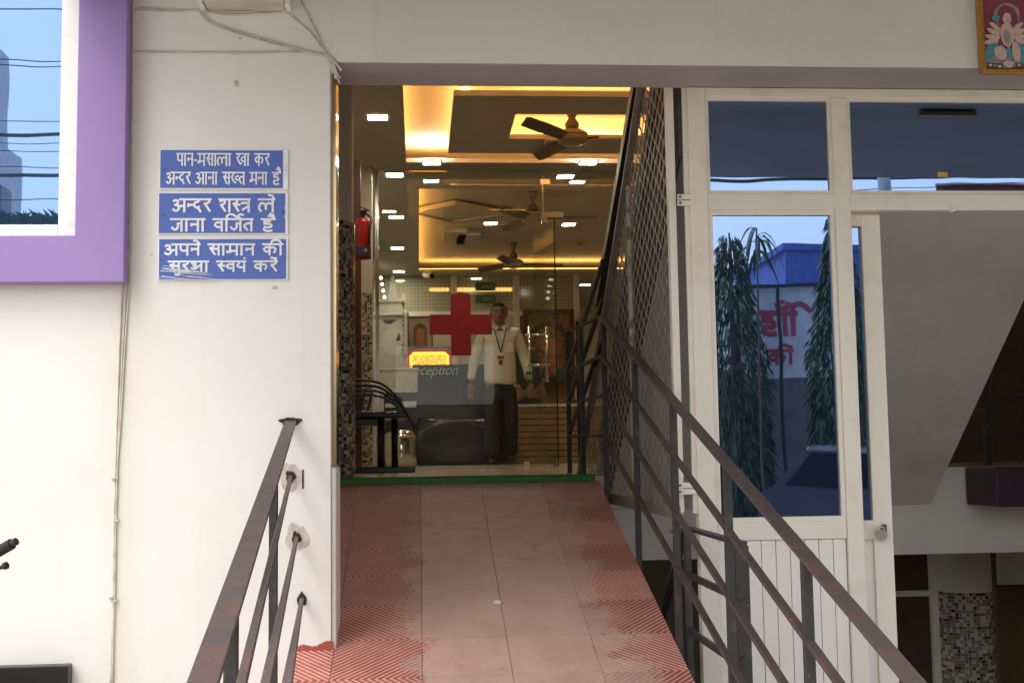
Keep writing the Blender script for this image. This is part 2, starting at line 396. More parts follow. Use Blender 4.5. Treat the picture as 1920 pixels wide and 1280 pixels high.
# ramp with ridged tiles
rp = MB().prism([(-.43, YT, RT - .03), (-.43, YT, 1.0), (-.43, 1.7, -.1), (-.43, 1.7, ramp_z(1.7) - .03)], (1.33, 0, 0)).build('entrance_ramp', 'ramp_groove')
tag(rp, kind='structure')
CA = 1 / math.sqrt(1 + SL * SL)
def clip(poly, a, b, c):                       # keep a*x+b*y<=c
    out = []
    for i in range(len(poly)):
        p, q = poly[i], poly[(i + 1) % len(poly)]; dp, dq = a * p[0] + b * p[1] - c, a * q[0] + b * q[1] - c
        if dp <= 0: out.append(p)
        if dp * dq < 0: k = dp / (dp - dq); out.append((p[0] + (q[0] - p[0]) * k, p[1] + (q[1] - p[1]) * k))
    return out
def tile_mesh(w_, flip, hg=.0033, ph=0):
    ridged = True
    L = .3; g = .0009; mb = MB(); mb.box(g, w_ - g, g, L - g, -.028, -hg + .0001, 0)
    if ridged:
        pitch = .025; sq = [(g, g), (w_ - g, g), (w_ - g, L - g), (g, L - g)]; s_ = -1 if flip else 1; u = -L - ph
        while u < w_ + L:
            pl = clip(clip(sq, 1, s_, u + pitch * .31), -1, -s_, -u)
            if len(pl) > 2: mb.prism([(x, y, -hg) for x, y in pl], (0, 0, hg), 1)
            u += pitch
    else: mb.box(g, w_ - g, g, L - g, -.002, 0, 0)
    return mb
cols = [(-.43, .131), (-.299, .305), (.006, .3), (.306, .3), (.606, .294)]
tm = {}
RM = Matrix.Rotation(math.atan(SL), 4, 'X')
for r_ in range(15):
    for ci, (x0, cw) in enumerate(cols):
        worn = ci in (2, 3)
        key = (ci, r_ % 2, worn)
        Y = YT - (r_ + 1) * .3 * CA
        if key not in tm:
            o = tile_mesh(cw, (r_ % 2 == 1) != (ci == 1), (.0006 if worn else .0022), .0 if ci > 1 else .004).build('tile', ['ramp_red' if not worn else 'ramp_red', 'ramp_groove'], rp); tm[key] = o
        else: o = tm[key].copy(); col.objects.link(o)
        o.matrix_local = Matrix.Translation((x0, Y, ramp_z(Y) + random.uniform(-.0012, .0006))) @ RM
# paint spill where the ramp meets the wall
mb = MB(); pts = [(-.44, YW - .002, .80), (-.30, YW - .002, .80)]
for i in range(48): x = -.30 - .14 * i / 47; pts.append((x, YW - .002, .858 + random.uniform(0, .003) + .006 * math.sin(i * .22) - .0004 * i))
mb.prism(pts, (0, -.0015, 0)).build('paint_spill', 'ramp_red', rp)
# little chip of paper on the ramp
p = PZ(932, 1175, ramp_z(4.42)); p.z = ramp_z(p.y) + .004
mb = MB(); mb.prism([(p.x - .015, p.y - .01, p.z), (p.x + .012, p.y - .015, p.z - .002), (p.x + .018, p.y + .008, p.z + .006), (p.x - .004, p.y + .02, p.z + .009)], (0, 0, .002))
tag(mb.build('paper_scrap', 'paper'), 'tiny white paper scrap lying on the red ramp', 'paper')
# green mat
m_ = thing('door_mat', 'long green grass mat along the head of the ramp', 'mat', (.2, YT + .15, FL))
bx(-.40, .88, YT - .02, YT + .12, FL - .024, FL + .004).build('backing', 'mat_green', m_)
mb = MB()
for i in range(5200):
    x = random.uniform(-.40, .88); y = YT - .02 + .14 * random.random(); a = random.uniform(0, 6.3); h = random.uniform(.004, .008)
    dx, dy = math.cos(a) * .004, math.sin(a) * .004
    mb.add([(x - dx, y - dy, FL + .003), (x + dx, y + dy, FL + .003), (x + random.uniform(-.006, .006), y + random.uniform(-.012, .004), FL + .003 + h)], [(0, 1, 2)])
tag(mb.build('tufts', 'mat_green', m_, fix=False), kind='stuff')

# lobby walls
tag(MB().box(-.95, -.85, 4.64, 10.15, FL, 4.3).build('lobby_wall_left', 'wall_cream'), kind='structure')
tag(MB().box(-1.75, -1.65, 10.3, 19.6, FL, 4.3).build('rear_wall_left', 'wall_cream'), kind='structure')
tag(MB().box(-1.64, 5.5, 19.5, 19.6, FL, 4.3).build('rear_wall', 'wall_cream'), kind='structure')
tag(MB().box(5.4, 5.5, 7.51, 19.49, FL, 4.3).build('lobby_wall_right', 'wall_cream'), kind='structure')
tag(MB().box(5.5, 5.6, 4.66, 7.5, -1.3, 4.3).box(5.5, 5.6, 7.5, 12, -1.3, 1.09).build('stairwell_blocker', 'wall_cream'), 'unseen cream side wall added to keep light out of the stairwell and basement', 'wall', kind='structure')  # side wall out of view, added to keep daylight off the basement
# ceiling : lower sheet around the two coves, upper slab
C1 = (-.085, 3.6, 7.62, 9.94); C2 = (.02, 4.6, 10.95, 16.0)
mb = MB()
z0, z1 = CE, CE + .035
mb.box(-1.66, C1[0], 4.64, 16.9, z0, z1).box(C1[0], 5.45, 4.64, C1[2], z0, z1).box(C1[1], 5.45, C1[2], C1[3], z0, z1)
mb.box(C1[0], 5.45, C1[3], C2[2], z0, z1).box(C1[0], C2[0], C2[2], C2[3], z0, z1).box(C2[1], 5.45, C2[2], C2[3], z0, z1).box(C1[0], 5.45, C2[3], 16.9, z0, z1)
mb.box(-1.66, 5.45, 16.9, 19.5, z0, z1).box(-1.66, 5.45, 4.64, 19.5, CU, CU + .15)
cl = mb.build('ceiling', 'ceiling_paint'); tag(cl, kind='structure')
def cove(rc, inset, y):
    x0, x1, y0, y1 = rc; d = .05
    e = d + .07; mb = MB().box(x0 - e, x0 - d, y0, y1, y, y + .008).box(x1 + d, x1 + e, y0, y1, y, y + .008)
    mb.box(x0, x1, y1 + d, y1 + e, y, y + .008).box(x0, x1, y0 - e, y0 - d, y, y + .008)
    return mb
cove(C1, 0, z1 + .003).build('cove_light', 'cove_strip', cl); cove(C2, 0, z1 + .003).build('cove_light', 'cove_strip', cl)
# hung panel in the first cove, with its own opening round the fan
px0, px1, py0, py1 = .25, 3.25, 8.0, 9.58; hx0, hx1, hy0, hy1 = .70, 1.75, 8.44, 9.12
mb = MB().box(px0, hx0, py0, py1, z0 - .012, z1 - .008).box(hx1, px1, py0, py1, z0 - .012, z1 - .008).box(hx0, hx1, py0, hy0, z0 - .012, z1 - .008).box(hx0, hx1, hy1, py1, z0 - .012, z1 - .008)
mb.build('hung_panel', 'ceiling_paint', cl)
mb = MB().box(px0 + .05, px0 + .11, py0, py1, z1, z1 + .008).box(px0 + .12, px1, py1 - .11, py1 - .05, z1, z1 + .008)
mb.box(hx0 - .11, hx0 - .05, hy0, hy1, z1, z1 + .008).box(hx0, hx1, hy1 + .05, hy1 + .11, z1, z1 + .008).box(hx0, hx1, hy0 - .11, hy0 - .05, z1, z1 + .008)
mb.build('cove_light', 'cove_strip', cl)
for k, (a, b, c) in enumerate(((1020, 257, 40), (1083, 257, 16))):     # small boxes under the panel
    q = PZ(a, b + 10, CE - .015); bx(q.x, q.x + .10, q.y - .16, q.y, CE - .04, CE - .0125).build('ceiling_block', 'ceiling_paint', cl)
# diamond panel in the second cove
dm = [PZ(a, b, CU - .05) for a, b in ((853, 381), (948, 399), (848, 414), (770, 397))]
MB().prism([tuple(v) for v in dm], (0, 0, .03)).build('diamond_panel', 'ceiling_paint', cl)
mb = MB()
for i in range(4):
    a, b = dm[i], dm[(i + 1) % 4]; mb.bar(a + Vector((0, 0, -.012)), b + Vector((0, 0, -.012)), .035, .02)
mb.build('diamond_trim', 'wall_cream', cl)
for (a, b) in ((852, 447), (877, 452)):
    q = PZ(a, b, CU - .06); bx(q.x - .13, q.x + .13, q.y - .4, q.y + .4, CU - .06, CU - .001).build('ceiling_block', 'ceiling_paint', cl)

# LED panels
def lamp():
    r = thing('ceiling_light', 'x', 'ceiling light', (0, 0, 0))
    f = MB(); s = .085; i = .068
    f.box(-s, s, -s, -i, -.012, 0).box(-s, s, i, s, -.012, 0).box(-s, -i, -i, i, -.012, 0).box(i, s, -i, i, -.012, 0).build('frame', 'white_alu', r)
    bx(-i, i, -i, i, -.008, -.001).build('diffuser', 'lamp_white', r); return r
LP = [(708, 220, 'square ceiling light nearest the entrance beside the round mosaic column'), (810, 305, 'square ceiling light left of the big ceiling fan, before the glass partition'),
      (1103, 305, 'square ceiling light under the big ceiling fan, before the glass partition'), (740, 328, 'square ceiling light just behind the top left of the glass partition'),
      (1060, 331, 'square ceiling light just behind the glass, near the stair handrail'), (743, 407, 'middle one of the left row of square lights behind the glass'),
      (920, 419, 'square ceiling light left of the glass door top fitting'), (1066, 421, 'square ceiling light right of the glass door top fitting'),
      (745, 465, 'fourth square ceiling light along the left row behind the glass'), (748, 509, 'small far square light above the white temple spire'),
      (893, 522, 'far square light behind the rear partition above the green signs'), (1097, 534, 'far square light right of the rear partition beside the stair handrail')]
L0 = lamp()
for i, (a, b, l) in enumerate(LP):
    o = L0 if i == 0 else copy_tree(L0)
    q = PZ(a, b, CE - .004)
    zz = CU if (C2[0] < q.x < C2[1] and C2[2] < q.y < C2[3]) else CE
    q = PZ(a, b, zz - .01); o.location = (q.x, q.y, zz - .001); tag(o, l, 'ceiling light', 'square ceiling lights')

# fans
def fan(name, label, loc, top, rot, small=False):
    x, y, z = loc; r = thing(name, label, 'ceiling fan', (x, y, z), 'ceiling fans')
    MB().lathe([(.02, .055), (.08, .05), (.115, .03), (.12, .0), (.11, -.03), (.085, -.05), (.03, -.055)], (x, y, z), 24).build('motor', 'fan_cream', r, smooth=True)
    MB().lathe([(.121, .012), (.123, .006), (.121, 0)], (x, y, z), 24).build('trim_ring', 'fan_brown', r)
    MB().tube([(x, y, z + .05), (x, y, top)], .013, 10).build('rod', 'fan_cream', r)
    MB().lathe([(.02, .06), (.05, .07), (.055, .10), (.03, .14), (.016, .15)], (x, y, z), 16).build('canopy', 'fan_brown', r, smooth=True)
    MB().lathe([(.016, top - z - .10), (.045, top - z - .03), (.05, top - z - .005)], (x, y, z), 16).build('ceiling_cup', 'fan_brown', r, smooth=True)
    for k in range(3):
        a = rot + k * 2 * math.pi / 3; d = Vector((math.cos(a), math.sin(a), 0)); n = Vector((-d.y, d.x, 0)); c = Vector(loc)
        vs = []
        prof = [(.10, .03), (.2, .045), (.45, .052), (.60, .045), (.625, .02)]
        for rr, hw in prof:
            for s_ in (1, -1):
                vs.append(c + d * rr + n * hw * s_ + Vector((0, 0, .02 * s_ - .01)))
        mb = MB(); m2 = [v + Vector((0, 0, .006)) for v in vs]; k2 = len(vs); fs = []
        for j in range(len(prof) - 1):
            fs += [(2 * j, 2 * j + 1, 2 * j + 3, 2 * j + 2), tuple(q + k2 for q in (2 * j + 2, 2 * j + 3, 2 * j + 1, 2 * j)), (2 * j, 2 * j + 2, 2 * j + 2 + k2, 2 * j + k2), (2 * j + 1, 2 * j + 1 + k2, 2 * j + 3 + k2, 2 * j + 3)]
        fs += [(0, k2, k2 + 1, 1), (2 * len(prof) - 2, 2 * len(prof) - 1, k2 + 2 * len(prof) - 1, k2 + 2 * len(prof) - 2)]
        b_ = mb.add(vs + m2, fs).build('blade', 'fan_brown', r)
        MB().bar(c + d * .10, c + d * .20, .03, .008).build('blade_arm', 'fan_cream', b_)
fan('ceiling_fan', 'large brown ceiling fan hanging in the bright cove nearest the entrance', tuple(P(1073, 258, 8.9)), CU, R(-130))
fan('ceiling_fan', 'ceiling fan behind the glass with its motor beside the door top fitting', tuple(P(1000, 408, 11.8)), CU, R(-125))
fan('ceiling_fan', 'farthest ceiling fan on a long rod before the rear partition', tuple(P(963, 494, 14.7)), CU, R(-110))

# ------------------------------------------------------------------ mosaic columns
MC = ['grout', 'mos_grey', 'mos_blue', 'mos_cream', 'mos_tan', 'mos_maroon']
def pick(): return random.choices((1, 2, 3, 4, 5), (.25, .19, .34, .12, .10))[0]
def mosaic_round(cx, cy, r, z0, z1, ts, a0, a1):
    mb = MB(); rows = int((z1 - z0) / ts); n = int(r * (a1 - a0) / ts); da = (a1 - a0) / n
    for i in range(rows):
        for k in range(n):
            if k % 1 == 0:
                m = pick(); a = a0 + k * da; g = da * .05; zz = z0 + i * ts; vs = []
                for rr in (r, r + .004):
                    for aa, z_ in ((a + g, zz + .001), (a + da - g, zz + .001), (a + da - g, zz + ts - .001), (a + g, zz + ts - .001)):
                        vs.append((cx + rr * math.cos(aa), cy + rr * math.sin(aa), z_))
                mb.add(vs, [(4, 5, 6, 7), (0, 1, 5, 4), (1, 2, 6, 5), (2, 3, 7, 6), (3, 0, 4, 7)], m)
    return mb
def mosaic_flat(x0, x1, y, z0, z1, ts):
    mb = MB()
    for i in range(int((z1 - z0) / ts)):
        for k in range(int((x1 - x0) / ts + .01)):
            mb.box(x0 + k * ts + .001, x0 + (k + 1) * ts - .001, y - .004, y, z0 + i * ts + .001, z0 + (i + 1) * ts - .001, pick())
    return mb
def mosaic_side(x, y0, y1, z0, z1, ts):
    mb = MB()
    for i in range(int((z1 - z0) / ts)):
        for k in range(int((y1 - y0) / ts + .01)):
            mb.box(x, x + .004, y0 + k * ts + .001, y0 + (k + 1) * ts - .001, z0 + i * ts + .001, z0 + (i + 1) * ts - .001, pick())
    return mb
cx, cy, cr = -.552, 6.95, .195
t_ = thing('mosaic_column', 'round column clad in grey, cream and maroon mosaic at the ramp head', 'column', (cx, cy, FL))
MB().lathe([(cr - .004, 0), (cr - .004, CE - FL)], (cx, cy, FL), 48).build('shaft', 'wall_paint', t_, smooth=True)
MB().lathe([(cr - .001, 0), (cr - .001, 1.43)], (cx, cy, FL), 48).build('grout_bed', 'grout', t_, smooth=True)
tag(mosaic_round(cx, cy, cr, FL, FL + 1.43, .0185, R(-110), R(60)).build('mosaic_tiles', MC, t_), kind='stuff')
MB().tube(spline([P(626, 170, 6.70), P(628, 300, 6.71), P(626, 420, 6.70), P(630, 470, 6.70)], 6), .004, 6).build('cable', 'wood_dark', t_)
t_ = thing('mosaic_pillar', 'square cream pillar with mosaic lower half at the glass partition', 'pillar', (-.46, 10.2, FL))
bx(-.56, -.376, 10.1, 10.35, FL, CE - .002).build('shaft', 'wall_cream', t_)
mz = P(690, 545, 10.1).z
tag(mosaic_flat(-.56, -.374, 10.1, FL, mz, .0205).build('mosaic_tiles', MC, t_), kind='stuff')
q0, q1 = P(668, 240, 9.3), P(678, 885, 9.3)
bx(q0.x - .3, q1.x, 9.3, 9.38, FL, 3.75).build('brown_door_edge', 'door_brown'); tag(bpy.data.objects['brown_door_edge'], 'narrow dark brown door edge behind the fire extinguisher', 'door')
bpy.data.objects['brown_door_edge'].name = 'brown_door'

# fire extinguisher
q = P(681, 486, 8.9); ex = thing('fire_extinguisher', 'red fire extinguisher with blue band hung behind the mosaic column', 'fire extinguisher', (q.x, q.y, q.z))
x, y, z = q; hh = .305
MB().lathe([(.04, 0), (.055, .004), (.057, .02), (.057, hh - .04), (.045, hh - .01), (.02, hh)], q, 20).build('cylinder', 'ext_red', ex, smooth=True)
MB().lathe([(.0575, .025), (.0578, .026), (.0578, .085), (.0575, .086)], q, 20).build('blue_band', 'ext_blue', ex)
MB().box(x + .012, x + .03, y - .062, y - .05, z + .045, z + .068).build('yellow_sticker', 'yellow', ex)
MB().lathe([(.018, hh), (.02, hh + .04)], q, 12).box(x - .02, x + .03, y - .012, y + .012, z + hh + .04, z + hh + .055).build('valve', 'black_paint', ex)
MB().bar((x - .03, y, z + hh + .085), (x + .05, y, z + hh + .05), .018, .008).build('lever', 'black_paint', ex)
MB().tube(spline([(x + .02, y - .02, z + hh + .03), (x + .06, y - .03, z + hh - .01), (x + .05, y - .065, z + hh - .10), (x + .045, y - .065, z + .1)], 6), .009, 8).build('hose', 'black_paint', ex, smooth=True)

# ------------------------------------------------------------------ glass partition with the red cross
YG = 10.24
def gx(px, Y=YG): return P(px, 600, Y).x
g = thing('glass_partition', 'fixed clear glass partition bearing a large red cross', 'partition', (.4, YG, FL))
ph = P(1050, 409, YG).z
bx(gx(710), gx(1021), YG, YG + .012, FL + .005, CE - .002).build('fixed_pane', 'clear_glass', g)
bx(gx(1023), 3.2, YG, YG + .012, ph + .004, CE - .002).build('transom_pane', 'clear_glass', g)
bx(gx(704), gx(711), YG - .02, YG + .03, FL, CE - .002).build('wall_channel', 'steel', g)
c0, c1 = P(805, 550, YG), P(923, 667, YG); xm, zm, hs_ = (c0.x + c1.x) / 2, (c0.z + c1.z) / 2, (c1.x - c0.x) / 2; a_ = hs_ * .325
mb = MB().prism([(xm + u, YG - .003, zm + v) for u, v in ((-a_, -hs_), (a_, -hs_), (a_, -a_), (hs_, -a_), (hs_, a_), (a_, a_), (a_, hs_), (-a_, hs_), (-a_, a_), (-hs_, a_), (-hs_, -a_), (-a_, -a_))], (0, .002, 0))
mb.build('red_cross', 'cross_red', g)
p = P(1015, 398, YG); p2 = P(1056, 408, YG); p3 = P(1026, 419, YG)
MB().prism([(p.x, YG - .012, p.z), (p2.x, YG - .012, p.z), (p2.x, YG - .012, p2.z), (p3.x, YG - .012, p2.z), (p3.x, YG - .012, p3.z), (p.x, YG - .012, p3.z)], (0, .036, 0)).build('patch_fitting', 'steel', g)
p = P(1013, 336, YG); p2 = P(1031, 346, YG); bx(p.x, p2.x, YG - .012, YG + .02, p2.z, p.z).build('glass_clamp', 'steel', g)
bx(gx(1021), gx(1023), YG - .002, YG + .0125, ph + .03, CE - .005).build('pane_joint', 'steel', g)
bx(gx(1044), 3.2, YG - .001, YG + .0135, ph, ph + .0035).build('transom_edge', 'chrome', g)
hg0, hg1 = Vector((gx(1042), YG + .004, 0)), Vector((P(1005, 700, 11.14).x, 11.14, 0))
d = thing('glass_door', 'clear glass door swung inwards with chrome ladder handle beside the counter', 'door', (hg0.x, YG, FL))
def onleaf(t, z, off=0):
    v = hg0.lerp(hg1, t); n = (hg1 - hg0).normalized().cross(Vector((0, 0, 1))); return Vector((v.x + n.x * off, v.y + n.y * off, z))
MB().prism([onleaf(0, FL + .008, -.006), onleaf(1, FL + .008, -.006), onleaf(1, FL + .008, .006), onleaf(0, FL + .008, .006)], (0, 0, ph - FL - .012)).build('pane', 'door_glass', d)
bx(gx(1041), gx(1043.5), YG - .004, YG + .003, FL + .008, ph - .002).build('edge', 'black_paint', d)
zh = [P(1007, b, 11.0).z for b in (612, 716)]
for o_ in (-.08, .08):
    MB().tube([onleaf(.86, zh[0], o_), onleaf(.86, zh[1], o_)], .011, 8).build('handle_bar', 'chrome', d, smooth=True)
for b in (627, 684):
    zz = P(1007, b, 11.0).z; MB().tube([onleaf(.86, zz, -.11), onleaf(.86, zz, .11)], .012, 8).build('handle_rung', 'chrome', d, smooth=True)
MB().prism([onleaf(0, FL + .002, -.012), onleaf(.16, FL + .002, -.012), onleaf(.16, FL + .002, .012), onleaf(0, FL + .002, .012)], (0, 0, .06)).build('bottom_patch', 'steel', d)
u, v = P(986, 696, YG), P(1001, 716, YG); bx(u.x, v.x, YG - .004, YG - .0015, v.z, u.z).build('green_sticker', 'green_sign', g)
for k in range(2): bx(u.x + .012 + .022 * k, u.x + .026 + .022 * k, YG - .0055, YG - .0042, v.z + .02, u.z - .025).build('sticker_mark', 'pale_text', g)
for k in range(2):
    a, b = onleaf(.3, P(1030, 660 + 10 * k, 10.5).z, -.010), onleaf(.8, P(1010, 690 + 12 * k, 10.9).z, -.010); MB().bar(a, b, .002, .02, (0, 0, 1)).build('red_stripe', 'print_red', d)
q = P(988, 873, 10.0); tag(bx(q.x - .022, q.x + .022, 10.0, 10.04, FL, FL + .05).build('door_stop', 'paper', bevel=.004), 'small white door stop block on the lobby floor', 'door stop')

# ------------------------------------------------------------------ rear of the lobby
YP = 16.35
def rx(px): return P(px, 560, YP).x
def rz(py): return P(900, py, YP).z
pt = thing('rear_partition', 'aluminium partition with gridded film panes across the back of the lobby', 'partition', (1, YP, FL))
zt = rz(588)
mull = [690, 851, 968, 1080]
for a in mull: bx(rx(a) - .04, rx(a) + .04, YP - .04, YP + .04, FL, CE - .003).build('mullion', 'white_alu', pt)
bx(rx(690) + .041, rx(1080) - .041, YP - .035, YP + .035, zt - .03, zt + .03).build('transom', 'white_alu', pt)
for i in range(3):
    x0, x1 = rx(mull[i]) + .041, rx(mull[i + 1]) - .041
    o = bx(-(x1 - x0) / 2, (x1 - x0) / 2, -.004, .004, 0, CE - .004 - zt - .031).build('film_pane', 'pane_film'); o.parent = pt; o.location = Vector(((x0 + x1) / 2, YP, zt + .031)) - ORG[pt]
    bx(x0, x1, YP - .006, YP + .006, FL, zt - .031).build('lower_panel', ['wall_cream', 'wall_cream', 'wood_slat'][i], pt)
for a, b in ((805, 842), (856, 960)):
    u, v = P(a, 530, 17.6), P(b, 546, 17.6); tag(bx(u.x, v.x, 17.6, 17.62, v.z, u.z).build('wall_light_strip', 'strip_back'), 'warm light strip behind the rear partition ' + ('left of the green signs' if a == 805 else 'level with the green signs'), 'light strip')
def text(body, size, loc, m, parent, name, shear=0, sx=1, ext=.0015):
    c = bpy.data.curves.new('t', 'FONT'); c.body = body; c.size = size; c.shear = shear; c.extrude = ext; c.resolution_u = 4
    o = bpy.data.objects.new('t', c); col.objects.link(o); bpy.context.view_layer.update()
    me = bpy.data.meshes.new_from_object(o.evaluated_get(bpy.context.evaluated_depsgraph_get())); bpy.data.objects.remove(o)
    me.transform(Matrix.Rotation(R(90), 4, 'X') @ Matrix.Scale(sx, 4, (1, 0, 0))); me.materials.clear(); me.materials.append(MATS[m])
    o = bpy.data.objects.new(name, me); col.objects.link(o); o.parent = parent; o.location = Vector(loc) - ORG.get(parent, Vector((0, 0, 0))); return o
for b0, b1, l in ((530, 545, 'upper of the two green signs on the rear partition'), (553, 568, 'lower of the two green signs on the rear partition')):
    u, v = P(891, b0, YP - .05), P(929, b1, YP - .05); s = thing('green_sign', l, 'sign', (u.x, YP - .05, v.z), 'green wall signs')
    bx(u.x, v.x, YP - .055, YP - .05, v.z, u.z).build('board', 'green_sign', s)
    for k in range(2): bx(u.x + .085, v.x - .02 - .02 * k, YP - .057, YP - .0555, u.z - .045 - .028 * k, u.z - .033 - .028 * k).build('text_line', 'pale_text', s)
    MB().lathe([(.022, 0), (.022, .002)], (0, 0, 0), 14).build('symbol', 'pale_text', s).matrix_local = Matrix.Translation((.045, -.007, (u.z - v.z) / 2)) @ Matrix.Rotation(R(90), 4, 'X')

# arched artwork
YA = 16.1
u, v = P(980, 580, YA), P(1078, 715, YA); ar = thing('arch_artwork', 'tall dark framed artwork with gold field and dark arch', 'artwork', ((u.x + v.x) / 2, YA, v.z))
fwid = .06
MB().box(u.x, v.x, YA - .03, YA + .02, u.z - fwid, u.z).box(u.x, v.x, YA - .03, YA + .02, v.z, v.z + fwid).box(u.x, u.x + fwid, YA - .03, YA + .02, v.z + fwid, u.z - fwid).box(v.x - fwid, v.x, YA - .03, YA + .02, v.z + fwid, u.z - fwid).build('frame', 'wood_dark', ar)
bx(u.x + fwid, v.x - fwid, YA, YA + .015, v.z + fwid, u.z - fwid).build('gold_field', 'gold_print', ar)
cxm = (u.x + v.x) / 2; zc = P(1030, 640, YA).z; ro, ri = .27, .20; pts = []
for k in range(17): a = math.pi * k / 16; pts.append((cxm + ro * math.cos(a), YA - .012, zc + ro * math.sin(a)))
for k in range(16, -1, -1): a = math.pi * k / 16; pts.append((cxm + ri * math.cos(a), YA - .012, zc + ri * math.sin(a)))
MB().prism(pts, (0, .01, 0)).box(cxm - ro, cxm - ri, YA - .012, YA - .002, v.z + fwid + .002, zc).box(cxm + ri, cxm + ro, YA - .012, YA - .002, v.z + fwid + .002, zc).build('arch', 'wood_dark', ar)
bx(cxm - .12, cxm + .12, YA - .010, YA - .001, v.z + .12, zc + .05).build('figure_panel', 'print_orange', ar)
u, v = P(1044, 690, 15.6), P(1058, 712, 15.6); tag(bx(u.x, v.x, 15.6, 15.63, v.z, u.z).build('green_notice', 'green_sign'), 'small green notice standing in front of the arched artwork', 'sign')

# slatted low counter (right) and dark reception desk
YC = 14.3
u, v = P(962, 758, YC), P(1092, 868, YC); ct = thing('slatted_counter', 'low counter with horizontal wooden slats behind the walking man', 'counter', ((u.x + v.x) / 2, YC, FL))
top = P(1030, 757, YC).z
bx(u.x, 3.0, YC + .02, YC + .7, FL, top - .03).build('body', 'wood_dark', ct); bx(u.x - .02, 3.05, YC - .03, YC + .72, top - .03, top).build('counter_top', 'marble', ct)
n_ = 9; sh = (top - .03 - FL) / n_
for k in range(n_): bx(u.x, 3.0, YC - .012, YC + .018, FL + k * sh + .006, FL + (k + 1) * sh - .006).build('slat', 'wood_slat', ct, bevel=.004)
YD = 13.7
u, v = P(779, 684, YD), P(962, 870, YD); ds = thing('reception_desk', 'dark glossy reception desk with pale cursive lettering', 'desk', ((u.x + v.x) / 2, YD, FL))
dt = u.z
bx(u.x, v.x, YD, YD + .6, FL + .08, dt - .03).build('front', 'counter_dark', ds); bx(u.x - .03, v.x + .02, YD - .03, YD + .65, dt - .03, dt).build('desk_top', 'counter_dark', ds)
bx(u.x + .02, v.x - .02, YD + .03, YD + .58, FL, FL + .079).build('plinth', 'black_paint', ds)
q = P(760, 703, YD - .012); text('Reception', .165, (q.x, YD - .012, q.z), 'letter_cream', ds, 'lettering', .35, .86)
# white cabinet in front of it (left)
YK = 13.2
u, v = P(716, 690, YK), P(783, 735, YK); kb = thing('white_cabinet', 'low white cabinet with steel lower panels left of reception desk', 'cabinet', ((u.x + v.x) / 2, YK, FL))
bx(u.x, v.x, YK, YK + .4, v.z, u.z - .02).build('body', 'marble', kb); bx(u.x - .03, v.x + .01, YK - .02, YK + .42, u.z - .02, u.z).build('cabinet_top', 'white_pvc', kb)
bx(u.x + .02, v.x - .01, YK + .02, YK + .4, FL, v.z).build('lower_body', 'counter_dark', kb)
for a0, a1, b0, b1 in ((722, 745, 756, 764), (752, 781, 752, 764)):
    s0, s1 = P(a0, b0, YK), P(a1, b1, YK); bx(s0.x, s1.x, YK - .005, YK + .02, s1.z, s0.z).build('steel_trim', 'steel', kb, bevel=.004)
# shiny steel drum and wrapped parcel under it
q = P(752, 871, 12.6); dr = thing('steel_bin', 'shiny steel bin standing on the floor behind the chair', 'bin', (q.x, q.y, FL))
MB().lathe([(.10, 0), (.155, .01), (.165, .1), (.165, .30), (.15, .345), (.10, .37), (.02, .38)], (q.x, q.y, FL), 28).build('body', 'chrome', dr, smooth=True)
MB().lathe([(.168, .295), (.172, .30), (.168, .305)], (q.x, q.y, FL), 28).build('rim', 'steel', dr)
pc = thing('wrapped_parcel', 'glossy black plastic wrapped parcel at the foot of the reception desk', 'parcel', (P(850, 860, 13.3).x, 13.3, FL))
b = bmesh.new(); bmesh.ops.create_cube(b, size=1); bmesh.ops.subdivide_edges(b, edges=b.edges, cuts=9, use_grid_fill=True)
for vv in b.verts:
    s_ = .5 / max(.5, vv.co.length * .75); vv.co *= s_; vv.co += Vector((random.uniform(-1, 1), random.uniform(-1, 1), random.uniform(-1, 1))) * .032
me = bpy.data.meshes.new('wrap'); b.to_mesh(me); b.free(); me.materials.append(MATS['chair_black'])
o = bpy.data.objects.new('wrap', me); col.objects.link(o); o.parent = pc; o.data.polygons.foreach_set('use_smooth', [True] * len(o.data.polygons)); o.modifiers.new('sub', 'SUBSURF').render_levels = 2; o.scale = (.86, .35, .50); o.location = (0, 0, .25)

# white marble temple
YM = 14.6
def mx(px): return P(px, 600, YM).x
def mz_(py): return P(740, py, YM).z
tp = thing('marble_temple', 'white marble home temple with tapering spire and dark inlay', 'temple', (mx(735), YM, FL))
x0, x1 = mx(700), mx(762)
bx(x0, x1, YM, YM + .5, FL, mz_(592)).build('body', 'marble', tp)
bx(x0 - .03, x1 + .03, YM - .03, YM + .52, mz_(592), mz_(587)).build('cornice', 'marble', tp, bevel=.008)
bx(mx(702), mx(754), YM + .04, YM + .46, mz_(587), mz_(566)).build('upper_tier', 'marble', tp); bx(mx(701), mx(757), YM + .02, YM + .48, mz_(566), mz_(560)).build('upper_cornice', 'marble', tp, bevel=.006)
sx, sz0, sz1 = mx(736), mz_(560), mz_(526)
def pyr(cx_, r0, r1, za, zb): 
    return MB().add([(cx_ + a * r, YM + .25 + b * r, zz) for r, zz in ((r0, za), (r1, zb)) for a, b in ((-1, -1), (1, -1), (1, 1), (-1, 1))], [(0, 1, 2, 3), (4, 5, 6, 7), (0, 1, 5, 4), (1, 2, 6, 5), (2, 3, 7, 6), (3, 0, 4, 7)])
sp_ = pyr(sx, .065, .035, sz0, sz1).build('spire', 'marble', tp); bx(sx - .048, sx + .048, YM + .2, YM + .3, sz1, sz1 + .012).build('spire_collar', 'marble', tp)
MB().lathe([(.03, .012), (.033, .03), (.022, .05), (.026, .07), (.012, .095), (.006, .13)], (sx, YM + .25, sz1), 12).build('finial', 'marble', tp, smooth=True)
